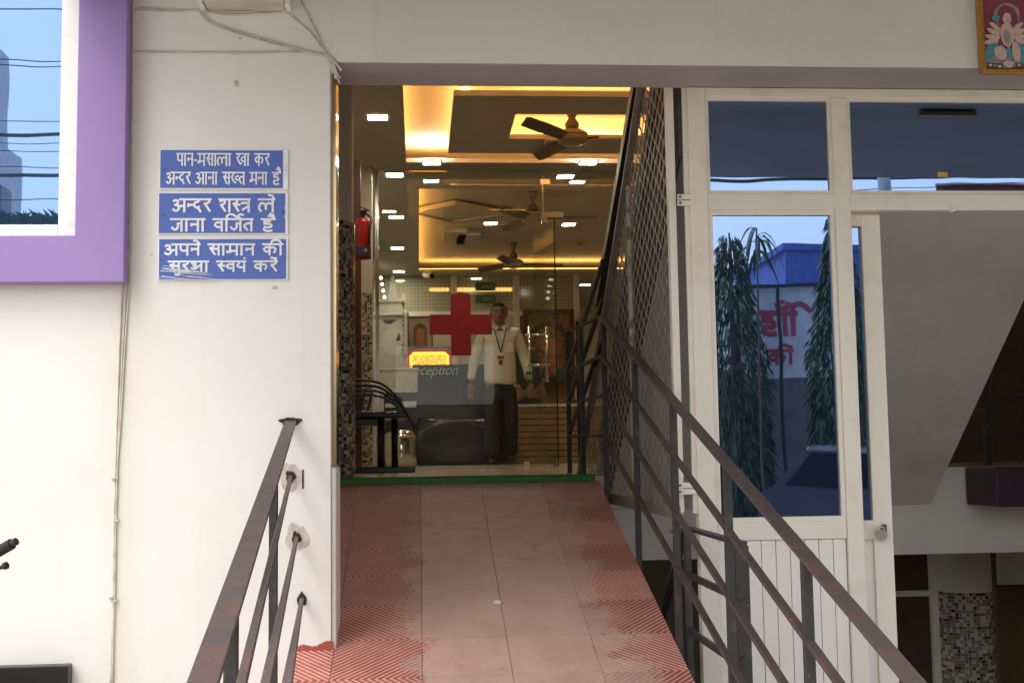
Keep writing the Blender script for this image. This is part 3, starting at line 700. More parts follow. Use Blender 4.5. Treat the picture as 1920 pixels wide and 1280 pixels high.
for k in (-1,): pyr(sx + .13, .025, .006, sz0, sz0 + .10).build('small_spire', 'marble', tp)
cxx = mx(735)
MB().prism([(cxx - .12, YM - .006, mz_(599)), (cxx + .06, YM - .006, mz_(599)), (cxx - .01, YM - .006, mz_(607)), (cxx - .07, YM - .006, mz_(607))], (0, .005, 0)).build('inlay', 'inlay_dark', tp)
MB().prism([(mx(742), YM - .006, mz_(640)), (mx(751), YM - .006, mz_(638)), (mx(748), YM - .006, mz_(622))], (0, .005, 0)).build('inlay', 'inlay_dark', tp)
pts = [(mx(738) + .15 * math.cos(a), YM - .004, mz_(640) + .15 * math.sin(a) * 1.1) for a in [i * math.pi / 12 for i in range(24)]]
MB().prism(pts, (0, .003, 0)).build('peacock_relief', 'wall_paint', tp)
for k in range(7): q = P(757 + random.uniform(-2, 2), 600 + k * 9, YM); MB().prism([(q.x - .02, YM - .006, q.z - .02), (q.x + .012, YM - .006, q.z - .012), (q.x + .01, YM - .006, q.z + .022)], (0, .004, 0)).build('inlay_leaf', 'inlay_dark', tp)
MB().lathe([(.03, 0), (.02, .05), (.03, .1), (.02, .2), (.02, .45), (.032, .5), (.03, .56)], (mx(760), YM - .05, mz_(670)), 12).build('pillar', 'marble', tp, smooth=True)

# framed print behind, dark shelf and lit carving
YB = 15.6
u, v = P(767, 597, YB), P(809, 656, YB); fp = thing('framed_print', 'small cream framed print with an arched figure beside the temple', 'picture', ((u.x + v.x) / 2, YB, v.z))
bx(u.x, v.x, YB - .005, YB + .01, v.z, u.z).build('sheet', 'print_cream', fp)
MB().box(u.x - .02, v.x + .02, YB - .02, YB + .01, u.z, u.z + .025).box(u.x - .02, v.x + .02, YB - .02, YB + .01, v.z - .025, v.z).box(u.x - .02, u.x, YB - .02, YB + .01, v.z, u.z).box(v.x, v.x + .02, YB - .02, YB + .01, v.z, u.z).build('frame', 'gold_print', fp)
c_ = (u.x + v.x) / 2
def dome(rw, zb, zs): return [(c_ - rw, YB - .009, zb), (c_ + rw, YB - .009, zb)] + [(c_ + rw * math.cos(math.pi * k / 10), YB - .009, zs + rw * math.sin(math.pi * k / 10)) for k in range(11)]
MB().prism(dome(.085, v.z + .04, u.z - .15), (0, .003, 0)).build('arch', 'print_red', fp)
pp = dome(.05, v.z + .05, u.z - .17); MB().prism([(a, b - .004, c) for a, b, c in pp], (0, .003, 0)).build('figure', 'print_orange', fp)
YN = 15.2
u, v = P(768, 660, YN), P(842, 687, YN)
nb = thing('lit_carving', 'glowing orange backlit carved panel above the reception lettering', 'lit panel', ((u.x + v.x) / 2, YN, v.z))
ch = .05
MB().prism([(u.x, YN, v.z), (v.x, YN, v.z), (v.x, YN, u.z - ch), (v.x - ch, YN, u.z), (u.x + ch, YN, u.z), (u.x, YN, u.z - ch)], (0, .05, 0)).build('border', 'lit_orange', nb)
e_ = .035
MB().prism([(u.x + e_, YN - .006, v.z + .005), (v.x - e_, YN - .006, v.z + .005), (v.x - e_, YN - .006, u.z - ch), (v.x - ch - .02, YN - .006, u.z - e_), (u.x + ch + .02, YN - .006, u.z - e_), (u.x + e_, YN - .006, u.z - ch)], (0, .005, 0)).build('carving', 'lit_carving', nb)
for s_ in (u.x + .075, v.x - .075): MB().lathe([(.03, 0), (.03, .003)], (0, 0, 0), 9).build('green_rosette', 'leaf', nb).matrix_local = Matrix.Translation(Vector((s_, YN - .008, u.z - .075)) - ORG[nb]) @ Matrix.Rotation(R(90), 4, 'X')
shf = thing('wall_shelf', 'dark shelf with red back above the glowing carved panel', 'shelf', ((u.x + v.x) / 2, YN, u.z + .03))
bx(u.x - .02, v.x + .03, YN - .06, YN + .3, u.z + .03, u.z + .06).build('board', 'wood_dark', shf); bx(u.x - .03, v.x + .04, YN + .06, YN + .09, v.z - .3, u.z + .029).build('back_panel', 'cross_red', shf)
# little string of bulbs on the left wall of the rear room
for k in range(4):
    q = P(714 + 2.3 * k, 521 + k * 12, 15.5); b_ = thing('string_bulb', ('topmost', 'second', 'third', 'lowest')[k] + ' round warm bulb in the sloping row left of the temple spire', 'bulb', q, 'bulbs beside the temple spire')
    MB().lathe([(.004, .02), (.014, .012), (.018, 0), (.012, -.014), (.003, -.018)], q, 10).build('globe', 'bulb', b_, smooth=True)
# cctv camera
q = P(803, 515, 15.9); cc = thing('security_camera', 'small white and black security camera under the rear ceiling', 'camera', (q.x, q.y, CE))
MB().lathe([(.05, 0), (.05, -.03), (.03, -.05)], (q.x, q.y, CE), 14).build('mount', 'white_pvc', cc); MB().tube([(q.x - .05, q.y + .06, CE - .05), (q.x + .04, q.y - .08, CE - .085)], .035, 12).build('body', 'white_pvc', cc, smooth=True)
MB().tube([(q.x + .04, q.y - .08, CE - .085), (q.x + .05, q.y - .10, CE - .09)], .033, 12).build('lens', 'black_paint', cc)
q = P(1088, 465, 14.5); sd_ = thing('smoke_detector', 'small round smoke detector on the ceiling near the stair', 'smoke detector', (q.x, q.y, CU)); MB().lathe([(.06, 0), (.06, -.03), (.04, -.05)], (q.x, q.y, CU), 16).build('body', 'fan_cream', sd_); MB().lathe([(.02, -.05), (.015, -.06)], (q.x, q.y, CU), 10).build('sensor', 'wood_dark', sd_)

# ------------------------------------------------------------------ waiting chairs
YH = 8.35
wc = thing('waiting_bench', 'black metal waiting bench with curved tube arms beside the mosaic pillar', 'bench', (-.42, YH, FL))
def bl(px, py, Y): return tuple(P(px, py, Y))
for dy, fx in ((0, 0), (.35, 4)):
    Y = YH + dy
    a, b = P(640, 886 - dy * 14, Y), P(779 + fx * 1.0 - dy * 22, 886, Y)
    bx(a.x, b.x, Y - .03, Y + .03, FL, FL + .04).build('foot', 'chair_black', wc, bevel=.008)
    px_ = (714, 740)[dy > 0]
    q = P(px_, 800, Y); MB().tube([(q.x, Y, FL + .04), (q.x, Y, P(700, 775, Y).z)], .024, 12).build('post', 'chair_black', wc, smooth=True)
sz = P(700, 772, YH).z; xr = P(765, 772, YH).x
bx(-.85, xr, YH - .06, YH + .5, sz - .045, sz).build('seat', 'chair_black', wc, bevel=.015)
bx(-.80, xr - .16, YH, YH + .4, sz - .09, sz - .046).build('seat_rail', 'chair_black', wc)
for k in range(4):
    Y = YH - .04 + k * .15; dz = -k * .004
    pts = [P(655, 712 + 10 * k, Y), P(690, 713 + 9 * k, Y), P(718, 721 + 8 * k, Y), P(742, 742 + 6 * k, Y), P(757, 765 + 3 * k, Y), P(771, 790, Y), P(783, 805, Y)]
    MB().tube(spline(pts, 5), .0095, 8).build('arm_tube', 'chair_black', wc, smooth=True)
for a in (676, 690): MB().bar(P(a, 770, YH + .1), P(a + 7, 735, YH + .1), .02, .02).build('back_upright', 'chair_black', wc)
MB().bar(P(752, 770, YH), P(748, 745, YH), .035, .012, (0, 1, 0)).build('arm_plate', 'chair_black', wc)

# ------------------------------------------------------------------ stair with mesh infill
XS, XN = .95, .995        # mesh plane far and near
def xs(Y): return XN + (XS - XN) * (Y - 4.66) / (7.2 - 4.66)
A = (7.2, 1.38); B = (5.23, 3.06)
k_ = (B[1] - A[1]) / (B[0] - A[0])
def stz(Y): return A[1] + k_ * (Y - A[0])
sf = thing('stair_flight', 'grey concrete stair flight rising towards the entrance over the basement', 'staircase', (2.2, 7.2, FL))
x0, x1 = 1.04, 3.05
lo = .23
MB().prism([(x0, 7.19, stz(7.19) + .0), (x0, 7.19, stz(7.19) - lo), (x0, 4.9, stz(4.9) - lo), (x0, 4.9, stz(4.9))], (x1 - x0, 0, 0)).build('waist_slab', 'soffit_grey', sf)
for k in range(11):
    Y = 7.19 - k * .2; bx(x0 + .01, x1 - .01, Y - .2, Y, stz(Y) - .05, stz(Y - .2) ).build('step', 'soffit_grey', sf)
def plo(Y): return max(1.29, 2.71 - .70 * (Y - 4.58))
MB().prism([(x0 - .012, 7.0, stz(7.0) - .02), (x0 - .012, 6.6, plo(6.6)), (x0 - .012, 4.66, plo(4.66)), (x0 - .012, 4.66, stz(4.9)), (x0 - .012, 4.9, stz(4.9) + .02)], (.010, 0, 0)).build('purple_edge', 'dark_purple', sf)

ms = thing('mesh_screen', 'expanded metal screen filling the triangle beneath the stair', 'screen', (XN, 5.5, 1.28))
zb = 1.285
mb = MB(); cw_, chh = .108, .080; Y = 4.68; i = 0
def inside(Y, z): return 4.67 < Y < 7.2 and zb < z < stz(Y) - .01 and z < 3.5
ny, nz = int(2.7 / cw_) + 1, int(4.6 / chh)
for i in range(ny):
    for j in range(nz):
        yc = 4.67 + i * cw_ + (cw_ / 2 if j % 2 else 0); zc_ = zb + j * chh / 1.0 * .5
        for s_ in (-1, 1):
            y2, z2 = yc + s_ * cw_ / 2, zc_ + chh * .5
            if inside((yc + y2) / 2, (zc_ + z2) / 2):
                mb.bar((xs(yc), yc, zc_), (xs(y2) + .004 * s_, y2, z2), .0085, .0035, (1, .5 * s_, .3))
tag(mb.build('mesh', 'mesh_alu', ms, fix=False), kind='stuff')
nz2 = nz
MB().bar((XS - .006, 7.22, stz(7.22)), (XN - .006, 4.9, stz(4.9)), .02, .035, (1, 0, 0)).build('top_rail', 'mesh_frame', ms)
bx(XN - .014, XN + .014, 4.66, 4.70, zb - .02, stz(4.66)).build('front_post', 'cream_alu', ms)
MB().bar((XN + .0, 4.66, zb - .02), (xs(7.2), 7.2, zb - .02), .02, .05, (0, 0, 1)).build('bottom_rail', 'mesh_frame', ms)
Yb = 5.55; bx(xs(Yb) - .010, xs(Yb) + .010, Yb - .02, Yb + .02, zb, stz(Yb) - .06).build('middle_post', 'peeling_white', ms)
Yb = 6.3; bx(xs(Yb) - .010, xs(Yb) + .010, Yb - .02, Yb + .02, zb, stz(Yb) - .06).build('middle_post', 'peeling_white', ms)
# aluminium ladder-like bracket strip at the frame
q0, q1 = P(1283, 158, 4.64), P(1291, 962, 4.64)
br_ = thing('bracket_strip', 'cream aluminium strip with bolted brackets beside the door frame', 'bracket', (q1.x, 4.64, q1.z))
bx(q0.x - .012, q0.x + .024, 4.635, 4.648, q1.z, 2.918).build('strip', 'cream_alu', br_)
for py in (376, 915):
    z_ = P(1290, py, 4.63).z
    for dz in (-.012, .012):
        bx(P(1270, py, 4.63).x, P(1305, py, 4.63).x, 4.618, 4.633, z_ + dz - .010, z_ + dz + .010).build('bracket', 'cream_alu', br_)
        MB().tube([(P(1276, py, 4.61).x, 4.612, z_ + dz), (P(1276, py, 4.61).x, 4.62, z_ + dz)], .005, 8).build('bolt', 'bolt', br_)
# stair handrail
hr = thing('stair_handrail', 'thick black handrail sloping down along the mesh screen', 'handrail', (XS - .03, 7.8, FL))
h0, h1, h2 = P(1197, 150, 5.55), P(1124, 570, 6.75), P(1082, 602, 7.7)
MB().bar(h0 + (h0 - h1) * .25, h1, .05, .06, (0, 0, 1)).build('rail', 'black_paint', hr); MB().bar(h1, h2, .02, .016).build('rail_end', 'black_paint', hr)
MB().bar(h2, (h2.x, h2.y, FL), .022, .022, (0, 1, 0)).build('post', 'black_paint', hr)

# ------------------------------------------------------------------ right ramp railing
XR = .915
rr = thing('ramp_railing', 'rusty brown ramp railing with flat handrail on the right side of the ramp', 'railing', (XR, 4, 1))
hts = [.85, .65, .45, .255]
Ya, Yb = 1.9, 6.05
for k, h in enumerate(hts):
    a, b = Vector((XR, Yb, ramp_z(Yb) + h)), Vector((XR, Ya, ramp_z(Ya) + h))
    MB().bar(a, b, .040 if k == 0 else .020, .010 if k == 0 else .016, (0, 0, 1)).build('handrail' if k == 0 else 'rail', 'rusty_rail', rr, bevel=.002)
for Y in (5.98, 5.14, 4.37, 3.62, 2.89, 2.15):
    z_ = ramp_z(Y); bx(XR - .012, XR + .012, Y - .012, Y + .012, z_ - .10, z_ + .845).build('post', 'black_iron', rr, bevel=.002)
lr = thing('landing_railing', 'black landing railing turning back at the head of the ramp', 'railing', (XR, 6.8, FL))
fz = [2.225, 1.985, 1.795, 1.60]; nz_ = [ramp_z(Yb) + h for h in hts]
for k in range(4):
    a, b = Vector((XR, Yb + .002, nz_[k] + .001)), Vector((.895, 7.32, fz[k])); MB().bar(a, b, .032 if k == 0 else .018, .01 if k == 0 else .016).build('rail', 'black_iron', lr)
    if k: MB().bar(b, b + Vector((.06, -1.1, .80 * .62)), .02, .024).build('stair_rail', 'black_paint', lr)
for x, Y, t_z in ((.895, 7.3, 2.22), (.90, 6.72, 2.17)): bx(x - .013, x + .013, Y - .013, Y + .013, FL, t_z).build('post', 'black_paint', lr)

# left ramp railing running into the wall
ll = thing('ramp_railing', 'rusty ramp railing set into the white wall left of the ramp', 'railing', (-.45, 3.4, .9))
ends = [((545, 790), (379, 1285), 2.39), ((545, 893), (452, 1285), 2.55), ((556, 1008), (498, 1285), 2.75), ((566, 1123), (538, 1285), 3.0)]
for k, (a, b, yb) in enumerate(ends):
    p = P(*a, YW); s_ = P(*b, yb)
    # keep the bar parallel to the ramp from its wall point, aimed at the pixel below
    yb2 = yb
    for it in range(30):
        s_ = P(*b, yb2); err = (p.z - s_.z) - SL * .98 * (p.y - s_.y); yb2 += err * 1.2; yb2 = max(1.6, min(4.1, yb2))
    e2 = s_ + (s_ - p) * .25
    MB().bar(p + (p - s_).normalized() * .04, e2, .040 if k == 0 else .013, .010 if k == 0 else .013).build('handrail' if k == 0 else 'rail', 'rusty_rail', ll, bevel=.002)
    if k == 0: hp, hs2 = p.copy(), s_.copy()
    # hole with broken plaster
    for rad, m, dy in (((.040, 'plaster_patch', .0015), (.017, 'hole_dark', .004)) if k else ((.0, 'plaster_patch', .0015), (.030, 'hole_dark', .004))):
        if not rad or (k == 3 and rad > .03): continue
        pts = []
        for i in range(36):
            a_ = i * math.pi / 18; rq = rad * (random.uniform(.92, 1.08) + .12 * math.sin(a_ * 3 + k) + .08 * math.sin(a_ * 5 + 2 * k)); pts.append((p.x + rq * math.cos(a_) * (1 if k else 1.3), YW - dy, p.z + rq * math.sin(a_) * (1.25 if k else .5)))
        MB().prism(pts, (0, .0012, 0)).build('plaster_patch' if m == 'plaster_patch' else 'wall_hole', m, fw)
for a, (b0, b1) in ((513, (893, 1330)), (436, (1145, 1500))):
    # post under the handrail
    best = min([hp + (hs2 - hp) * (t / 60) for t in range(0, 90)], key=lambda v: abs((CM.inverted() @ (v - EYE)).x / -(CM.inverted() @ (v - EYE)).z * F + 960 - a))
    bx(best.x - .011, best.x + .011, best.y - .011, best.y + .011, ramp_z(best.y) - .05, best.z - .002).build('post', 'black_iron', ll, bevel=.002)
for a, b0, b1 in ((568, 880, 916), (566, 1108, 1136)):
    u, v = P(a, b0, YW), P(a, b1, YW); bx(u.x - .003, u.x + .003, YW - .002, YW - .0005, v.z, u.z).build('wall_slit', 'hole_dark', fw)

# short black railing in front of the door frame
sr = thing('short_railing', 'short black railing with thick end post in front of the door', 'railing', (.99, 4.1, .1))
za = 1.215
MB().bar((.99, 4.55, za), (.985, 3.74, za), .035, .012).build('top_bar', 'black_iron', sr)
for py in (1078, 1183):
    z_ = P(1290, py, 4.52).z; MB().bar((.99, 4.53, z_), (.985, 3.78, z_), .012, .024).build('bar', 'black_iron', sr)
    MB().tube([(.985, 3.735, P(1390, py + 55, 3.76).z), (.985, 3.775, P(1390, py + 55, 3.76).z)], .018, 10).build('hinge', 'black_iron', sr)
bx(.965, 1.007, 3.74, 3.785, .1, za - .008).build('end_post', 'black_iron', sr, bevel=.002); bx(.978, 1.002, 4.53, 4.555, .1, za - .008).build('post', 'black_iron', sr)
MB().bar((.985, 4.55, za - .01), (.97, 5.0, .80), .028, .02).build('down_rail', 'black_paint', sr); MB().bar((.91, 4.40, za - .005), (.98, 4.52, za - .005), .03, .012).build('tie_bar', 'black_iron', sr)

# ------------------------------------------------------------------ aluminium door frame with blue glass
df = thing('glazed_front', 'cream aluminium glazed front with blue reflective transom panes', 'window frame', (1.6, YF, .1))
def fr(px0, py0, px1, py1, y0, y1, name, parent, m='cream_alu', bev=.003):
    a, b = P(px0, py0, YF), P(px1, py1, YF); return bx(min(a.x, b.x), max(a.x, b.x), y0, y1, min(a.z, b.z), max(a.z, b.z)).build(name, m, parent, bevel=bev)
def X(px, py=600): return P(px, py, YF).x
def Z(py, px=1450): return P(px, py, YF).z
xl, xl2 = X(1300), X(1334); xm1, xm2 = X(1562, 300), X(1592, 300)
zt1, zt2 = Z(153), Z(182); zr1, zr2 = Z(363), Z(394)
zt1 = 2.914
bx(xl, xl2, YF, YF + .05, .1, zt1).build('stile', 'cream_alu', df, bevel=.003)
bx(xl2, 6.0, YF + .001, YF + .05, zt2, zt1).build('head_rail', 'cream_alu', df, bevel=.003)
bx(xl2, 6.0, YF + .0012, YF + .05, zr2, zr1).build('middle_rail', 'cream_alu', df, bevel=.003)
bx(xm1, xm2, YF - .002, YF + .048, .1, zt2 - .0).build('stile', 'cream_alu', df, bevel=.003)
for (a, b) in ((xl2, xm1), (xm2, 3.2), (3.25, 5.5)):
    o = bx(a + .004, b - .004, YF + .020, YF + .026, zr1 + .003, zt2 - .003).build('transom_pane', 'blue_glass', df)
    # glazing beads
    e = .014
    MB().box(a, b, YF + .008, YF + .019, zr1, zr1 + e).box(a, b, YF + .008, YF + .019, zt2 - e, zt2).box(a, a + e, YF + .008, YF + .019, zr1 + e, zt2 - e).box(b - e, b, YF + .008, YF + .019, zr1 + e, zt2 - e).build('glazing_bead', 'cream_alu', df)
bx(3.2, 3.25, YF, YF + .05, zr1, zt2).build('mullion', 'cream_alu', df)
u, v = P(1758, 323, YF + .015), P(1777, 332, YF + .015); bx(u.x, v.x, YF + .016, YF + .0185, v.z, u.z).build('tape_scrap', 'tape', df)
for a, b in ((1460, 381), (1785, 391)): q = P(a, b, YF - .001); MB().prism([(q.x - .01, YF - .001, q.z - .012), (q.x + .012, YF - .001, q.z - .012), (q.x + .012, YF - .001, q.z + .008), (q.x - .004, YF - .001, q.z + .012)], (0, -.002, 0)).build('tape_scrap', 'paper', df)
# fixed leaf
lf = thing('door_leaf', 'fixed door leaf with tall blue glass and white grooved lower panel', 'door', ((xl2 + xm1) / 2, YF, .1))
zg1, zg2 = Z(402), Z(975); zk1, zk2 = Z(978), Z(1012)
xg0, xg1 = X(1336, 700), X(1590, 800)
xg1 = xm1
bx(xl2 + .001, xg1 - .001, YF + .004, YF + .045, zk2, zk1).build('lock_rail', 'cream_alu', lf, bevel=.003)
bx(xl2 + .001, xg1 - .001, YF + .020, YF + .026, zk1 + .002, zr2 - .002).build('glass_pane', 'blue_glass', lf)
e = .018
MB().box(xl2 + .001, xg1 - .001, YF + .006, YF + .019, zr2 - e, zr2 - .0005).box(xl2 + .001, xg1 - .001, YF + .006, YF + .019, zk1, zk1 + e).box(xl2 + .001, xl2 + e, YF + .006, YF + .019, zk1 + e, zr2 - e).box(xg1 - e, xg1 - .001, YF + .006, YF + .019, zk1 + e, zr2 - e).build('glazing_bead', 'cream_alu', lf)
pw = .056; x = xl2 + .002
while x < xg1 - .004:
    x2 = min(x + pw, xg1 - .002); bx(x + .0012, x2 - .0012, YF + .014, YF + .03, .12, zk2 - .001).build('panel_board', 'white_pvc', lf, bevel=.0015); x = x2
bx(xl2 + .002, xg1 - .002, YF + .0302, YF + .034, .12, zk2 - .002).build('panel_back', 'white_pvc', lf)
# sliding leaf pushed behind it
sl_ = thing('sliding_leaf', 'sliding door leaf pushed behind the fixed leaf, with padlock hasp', 'door', (X(1640), YF + .1, .1))
YS = YF + .06
def XS_(px, py=700): return P(px, py, YS).x
def ZS(py): return P(1640, py, YS).z
xs1, xs2 = XS_(1626), XS_(1662)
zs = ZS(400)
bx(xs1, xs2, YS, YS + .04, .1, zs).build('stile', 'cream_alu', sl_, bevel=.003)
bx(xl2 + .1, xs1, YS, YS + .04, ZS(424), zs).build('top_rail', 'cream_alu', sl_); bx(xl2 + .1, xs1, YS, YS + .04, ZS(1010), ZS(975)).build('lock_rail', 'cream_alu', sl_)
bx(xl2 + .1, xs1, YS + .02, YS + .026, ZS(975), ZS(424)).build('glass_pane', 'blue_glass', sl_); bx(xl2 + .1, xs1, YS + .015, YS + .03, .12, ZS(1010)).build('panel', 'white_pvc', sl_)
q = P(1655, 990, YS); bx(q.x - .004, q.x + .012, YS - .012, YS, q.z - .016, q.z + .016).build('hasp', 'bolt', sl_)
q = P(1653, 1002, YS - .02); pk = thing('padlock', 'round grey padlock hanging from the sliding leaf', 'padlock', q)
MB().tube([(q.x, q.y - .009, q.z), (q.x, q.y + .009, q.z)], .020, 20).build('body', 'steel', pk)
MB().tube([(q.x + .011 * math.cos(a), q.y, q.z + .018 + .014 * math.sin(a)) for a in [math.pi * i / 8 for i in range(9)]], .003, 6).build('shackle', 'steel', pk)

cx0 = 3.7  # leaf out of view, added to block light and darken the basement
cl_ = thing('blocker_leaf', 'unseen closed door leaf added to darken the basement beyond the open doorway', 'door', (cx0 + .6, YF, .1))
for a, b in ((cx0, cx0 + .07), (cx0 + 1.4, cx0 + 1.47), (cx0 + 2.8, cx0 + 2.87)): bx(a, b, YF, YF + .05, .1, zr2).build('stile', 'cream_alu', cl_)
for k in range(2):
    a = cx0 + .07 + 1.4 * k; bx(a, a + 1.33, YF + .004, YF + .045, zk2, zk1).build('lock_rail', 'cream_alu', cl_); bx(a, a + 1.33, YF + .02, YF + .026, zk1, zr2).build('glass_pane', 'blue_glass', cl_); bx(a, a + 1.33, YF + .014, YF + .03, .1, zk2).build('panel', 'white_pvc', cl_)
# basement and right-hand background
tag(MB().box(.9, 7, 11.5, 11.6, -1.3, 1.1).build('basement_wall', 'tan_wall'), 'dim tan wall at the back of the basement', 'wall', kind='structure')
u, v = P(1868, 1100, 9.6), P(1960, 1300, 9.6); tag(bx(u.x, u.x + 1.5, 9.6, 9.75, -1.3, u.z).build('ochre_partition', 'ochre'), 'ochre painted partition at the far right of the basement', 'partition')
q = P(1815, 1280, 9.0); bc = thing('basement_column', 'round basement column with white top and mosaic lower part', 'column', (q.x, 9.0, -1.3)); rb = .2
MB().lathe([(rb, 0), (rb, 2.4)], (q.x, 9.0, -1.3), 40).build('shaft', 'wall_paint', bc, smooth=True); zz = P(1815, 1110, 8.8).z
tag(mosaic_round(q.x, 9.0, rb + .001, -.5, zz, .024, R(-175), R(-5)).build('mosaic_tiles', MC, bc), kind='stuff')
u, v = P(1675, 1040, 8.6), P(1765, 1300, 8.6)
bd = thing('basement_door', 'dark brown basement door in a grey frame below the floor beam', 'door', ((u.x + v.x) / 2, 8.6, .1))
bx(u.x - .6, v.x - .05, 8.62, 8.66, -1.3, 1.09).build('leaf', 'wood_dark', bd); bx(v.x - .05, v.x, 8.58, 8.68, -1.3, 1.09).build('frame', 'soffit_grey', bd); zz = P(1700, 1112, 8.6).z; bx(u.x - .6, v.x - .05, 8.59, 8.62, zz - .02, zz + .02).build('rail', 'soffit_grey', bd)
# purple slab edge and railing beyond the stair
u, v = P(1836, 876, 7.0), P(1925, 946, 7.0)
tag(MB().box(u.x, 5.6, 6.8, 7.19, v.z, u.z).build('purple_ledge', 'shaded_purple', bevel=.01), 'purple ledge with shade put into its colour at the far right above the floor beam', 'ledge')
hg = thing('gallery_railing', 'dark railing on the floor behind the purple ledge', 'railing', (4, 7.4, FL))
for py in (748, 815): z_ = P(1880, py, 7.45).z; bx(3.2, 5.3, 7.44, 7.46, z_ - .014, z_ + .014).build('rail', 'black_iron', hg)
q = P(1850, 800, 7.45); bx(q.x - .018, q.x + .018, 7.43, 7.47, FL - .0, q.z + .45).build('post', 'black_iron', hg)
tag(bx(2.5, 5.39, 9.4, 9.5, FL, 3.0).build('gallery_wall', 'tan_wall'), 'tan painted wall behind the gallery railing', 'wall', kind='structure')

# ------------------------------------------------------------------ left window with purple surround
YV = YW - .07
wn = thing('purple_window', 'window with thick purple surround and blue sky reflecting pane', 'window', (-1.9, YW, 2.1))
xo, xi = P(236, 250, YV).x, P(143, 250, YV).x; zo, zi = P(100, 529, YV).z, P(80, 441, YV).z
wl, ztop = -3.2, 3.75; wdt = xo - xi
MB().prism([(a, YV, b) for a, b in ((wl - wdt, zo), (xo, zo), (xo, ztop), (xi, ztop), (xi, zi), (wl, zi), (wl, ztop), (wl - wdt, ztop))], (0, .069, 0)).build('surround', 'purple', wn, bevel=.004)
bx(wl + .001, xi - .001, YV + .001, YW - .001, ztop - wdt, ztop).build('surround_head', 'purple', wn)
xa = P(112, 250, YV + .02).x; za_ = P(60, 421, YV + .02).z
MB().box(xa, xi, YV + .02, YW - .002, zi, ztop - wdt).box(wl, xa, YV + .02, YW - .002, zi, za_).build('frame', 'white_alu', wn, bevel=.002)
bx(wl, xa, YW - .022, YW - .012, za_, ztop - wdt).build('glass_pane', 'sky_glass', wn)

# ------------------------------------------------------------------ signs with Devanagari lettering
G = {}
def st(x, a=1, b=0): return [(x, a), (x, b)]
G['aa'] = (.30, [st(.15)])
G['pa'] = (.62, [[(.12, 1), (.12, .6), (.2, .42), (.5, .42)], st(.5)])
G['na'] = (.62, [[(.5, .55), (.1, .55)], [(.14, .64), (.14, .40)], st(.5)])
G['hna'] = (.34, [[(.40, .55), (.08, .55)], [(.12, .64), (.12, .40)]])
G['ma'] = (.74, [[(.24, 1), (.24, .40)], [(.02, .30), (.30, .30)], [(.10, .40), (.10, .20)], [(.20, .38), (.62, .38)], st(.62)])
sa_ = [[(.26, 1), (.33, .84), (.29, .70), (.10, .62)], [(.14, .66), (.42, .06)], [(.22, .56), (.62, .56)]]
G['sa'] = (.74, sa_ + [st(.62)]); G['hsa'] = (.50, sa_[:2] + [[(.22, .56), (.52, .56)]])
G['la'] = (1.0, [[(.20, .06), (.08, .24), (.10, .54), (.26, .68), (.44, .52), (.46, .20)], [(.46, .54), (.60, .68), (.86, .60)], st(.86)])
kha = [[(.20, 1), (.28, .84), (.22, .70), (.08, .62)], [(.12, .64), (.34, .24), (.54, .14)], [(.84, .66), (.62, .68), (.50, .52), (.62, .36), (.84, .36)]]
G['kha'] = (.96, kha + [st(.84)]); G['hkha'] = (.74, kha[:2] + [[(.78, .66), (.62, .68), (.50, .52), (.62, .36), (.78, .40)]])
G['ka'] = (.90, [st(.42), [(.42, .64), (.22, .70), (.10, .52), (.22, .32), (.42, .38)], [(.42, .62), (.64, .68), (.76, .5), (.66, .2)]])
G['ra'] = (.52, [[(.30, 1), (.40, .84), (.34, .70), (.10, .62)], [(.14, .66), (.44, .06)]])
a__ = [[(.08, .80), (.24, .90), (.36, .76), (.28, .58), (.16, .54)], [(.20, .54), (.40, .46), (.38, .2), (.22, .1), (.05, .24)], [(.34, .46), (.72, .46)], st(.72)]
G['a'] = (.84, a__)
G['da'] = (.58, [[(.36, 1), (.36, .80), (.16, .70), (.12, .48), (.26, .34), (.42, .42)], [(.30, .36), (.50, .02)]])
G['ta'] = (.62, [[(.5, .62), (.26, .62), (.12, .48), (.16, .28), (.30, .08)], st(.5)])
G['ha'] = (.84, [[(.54, 1), (.54, .84)], [(.54, .80), (.18, .78)], [(.20, .80), (.20, .60)], [(.16, .60), (.50, .58), (.60, .44), (.48, .32), (.18, .34)], [(.22, .34), (.18, .12), (.40, .02), (.64, .08)]])
G['sha'] = (.74, [[(.08, .78), (.22, .90), (.36, .78), (.28, .60), (.10, .52)], [(.14, .54), (.40, .06)], st(.62)])
G['tra'] = (.62, [[(.08, .68), (.5, .68)], [(.5, .46), (.12, .16)], st(.5)])
G['ja'] = (.76, [[(.64, .62), (.40, .62)], [(.42, .64), (.42, .30), (.26, .14), (.08, .34)], st(.64)])
G['va'] = (.62, [[(.5, .66), (.26, .70), (.12, .52), (.26, .34), (.5, .36)], st(.5)])
G['ksha'] = (.80, [[(.10, .76), (.26, .84), (.34, .68), (.18, .56)], [(.18, .56), (.36, .48), (.30, .28), (.08, .34)], [(.32, .36), (.66, .66)], st(.66)])
G['ya'] = (.62, [[(.10, 1), (.22, .80), (.10, .60), (.24, .42), (.5, .42)], st(.5)])
G['e'] = (0, [[(-.06, 1.0), (-.20, 1.24), (-.40, 1.28)]])
G['ai'] = (0, [[(-.14, 1.0), (-.24, 1.20), (-.44, 1.20)], [(-.08, 1.0), (-.14, 1.28), (-.34, 1.40)]])
G['e1'] = (0, [[(-.10, 1.0), (-.22, 1.24), (-.42, 1.28)]])
G['ii'] = (.30, [st(.15), [(-.40, 1.02), (-.32, 1.26), (-.06, 1.32), (.12, 1.20), (.15, 1.0)]])
G['i'] = (.30, [st(.15), [(.15, 1.0), (.22, 1.28), (.50, 1.32), (.80, 1.04)]])
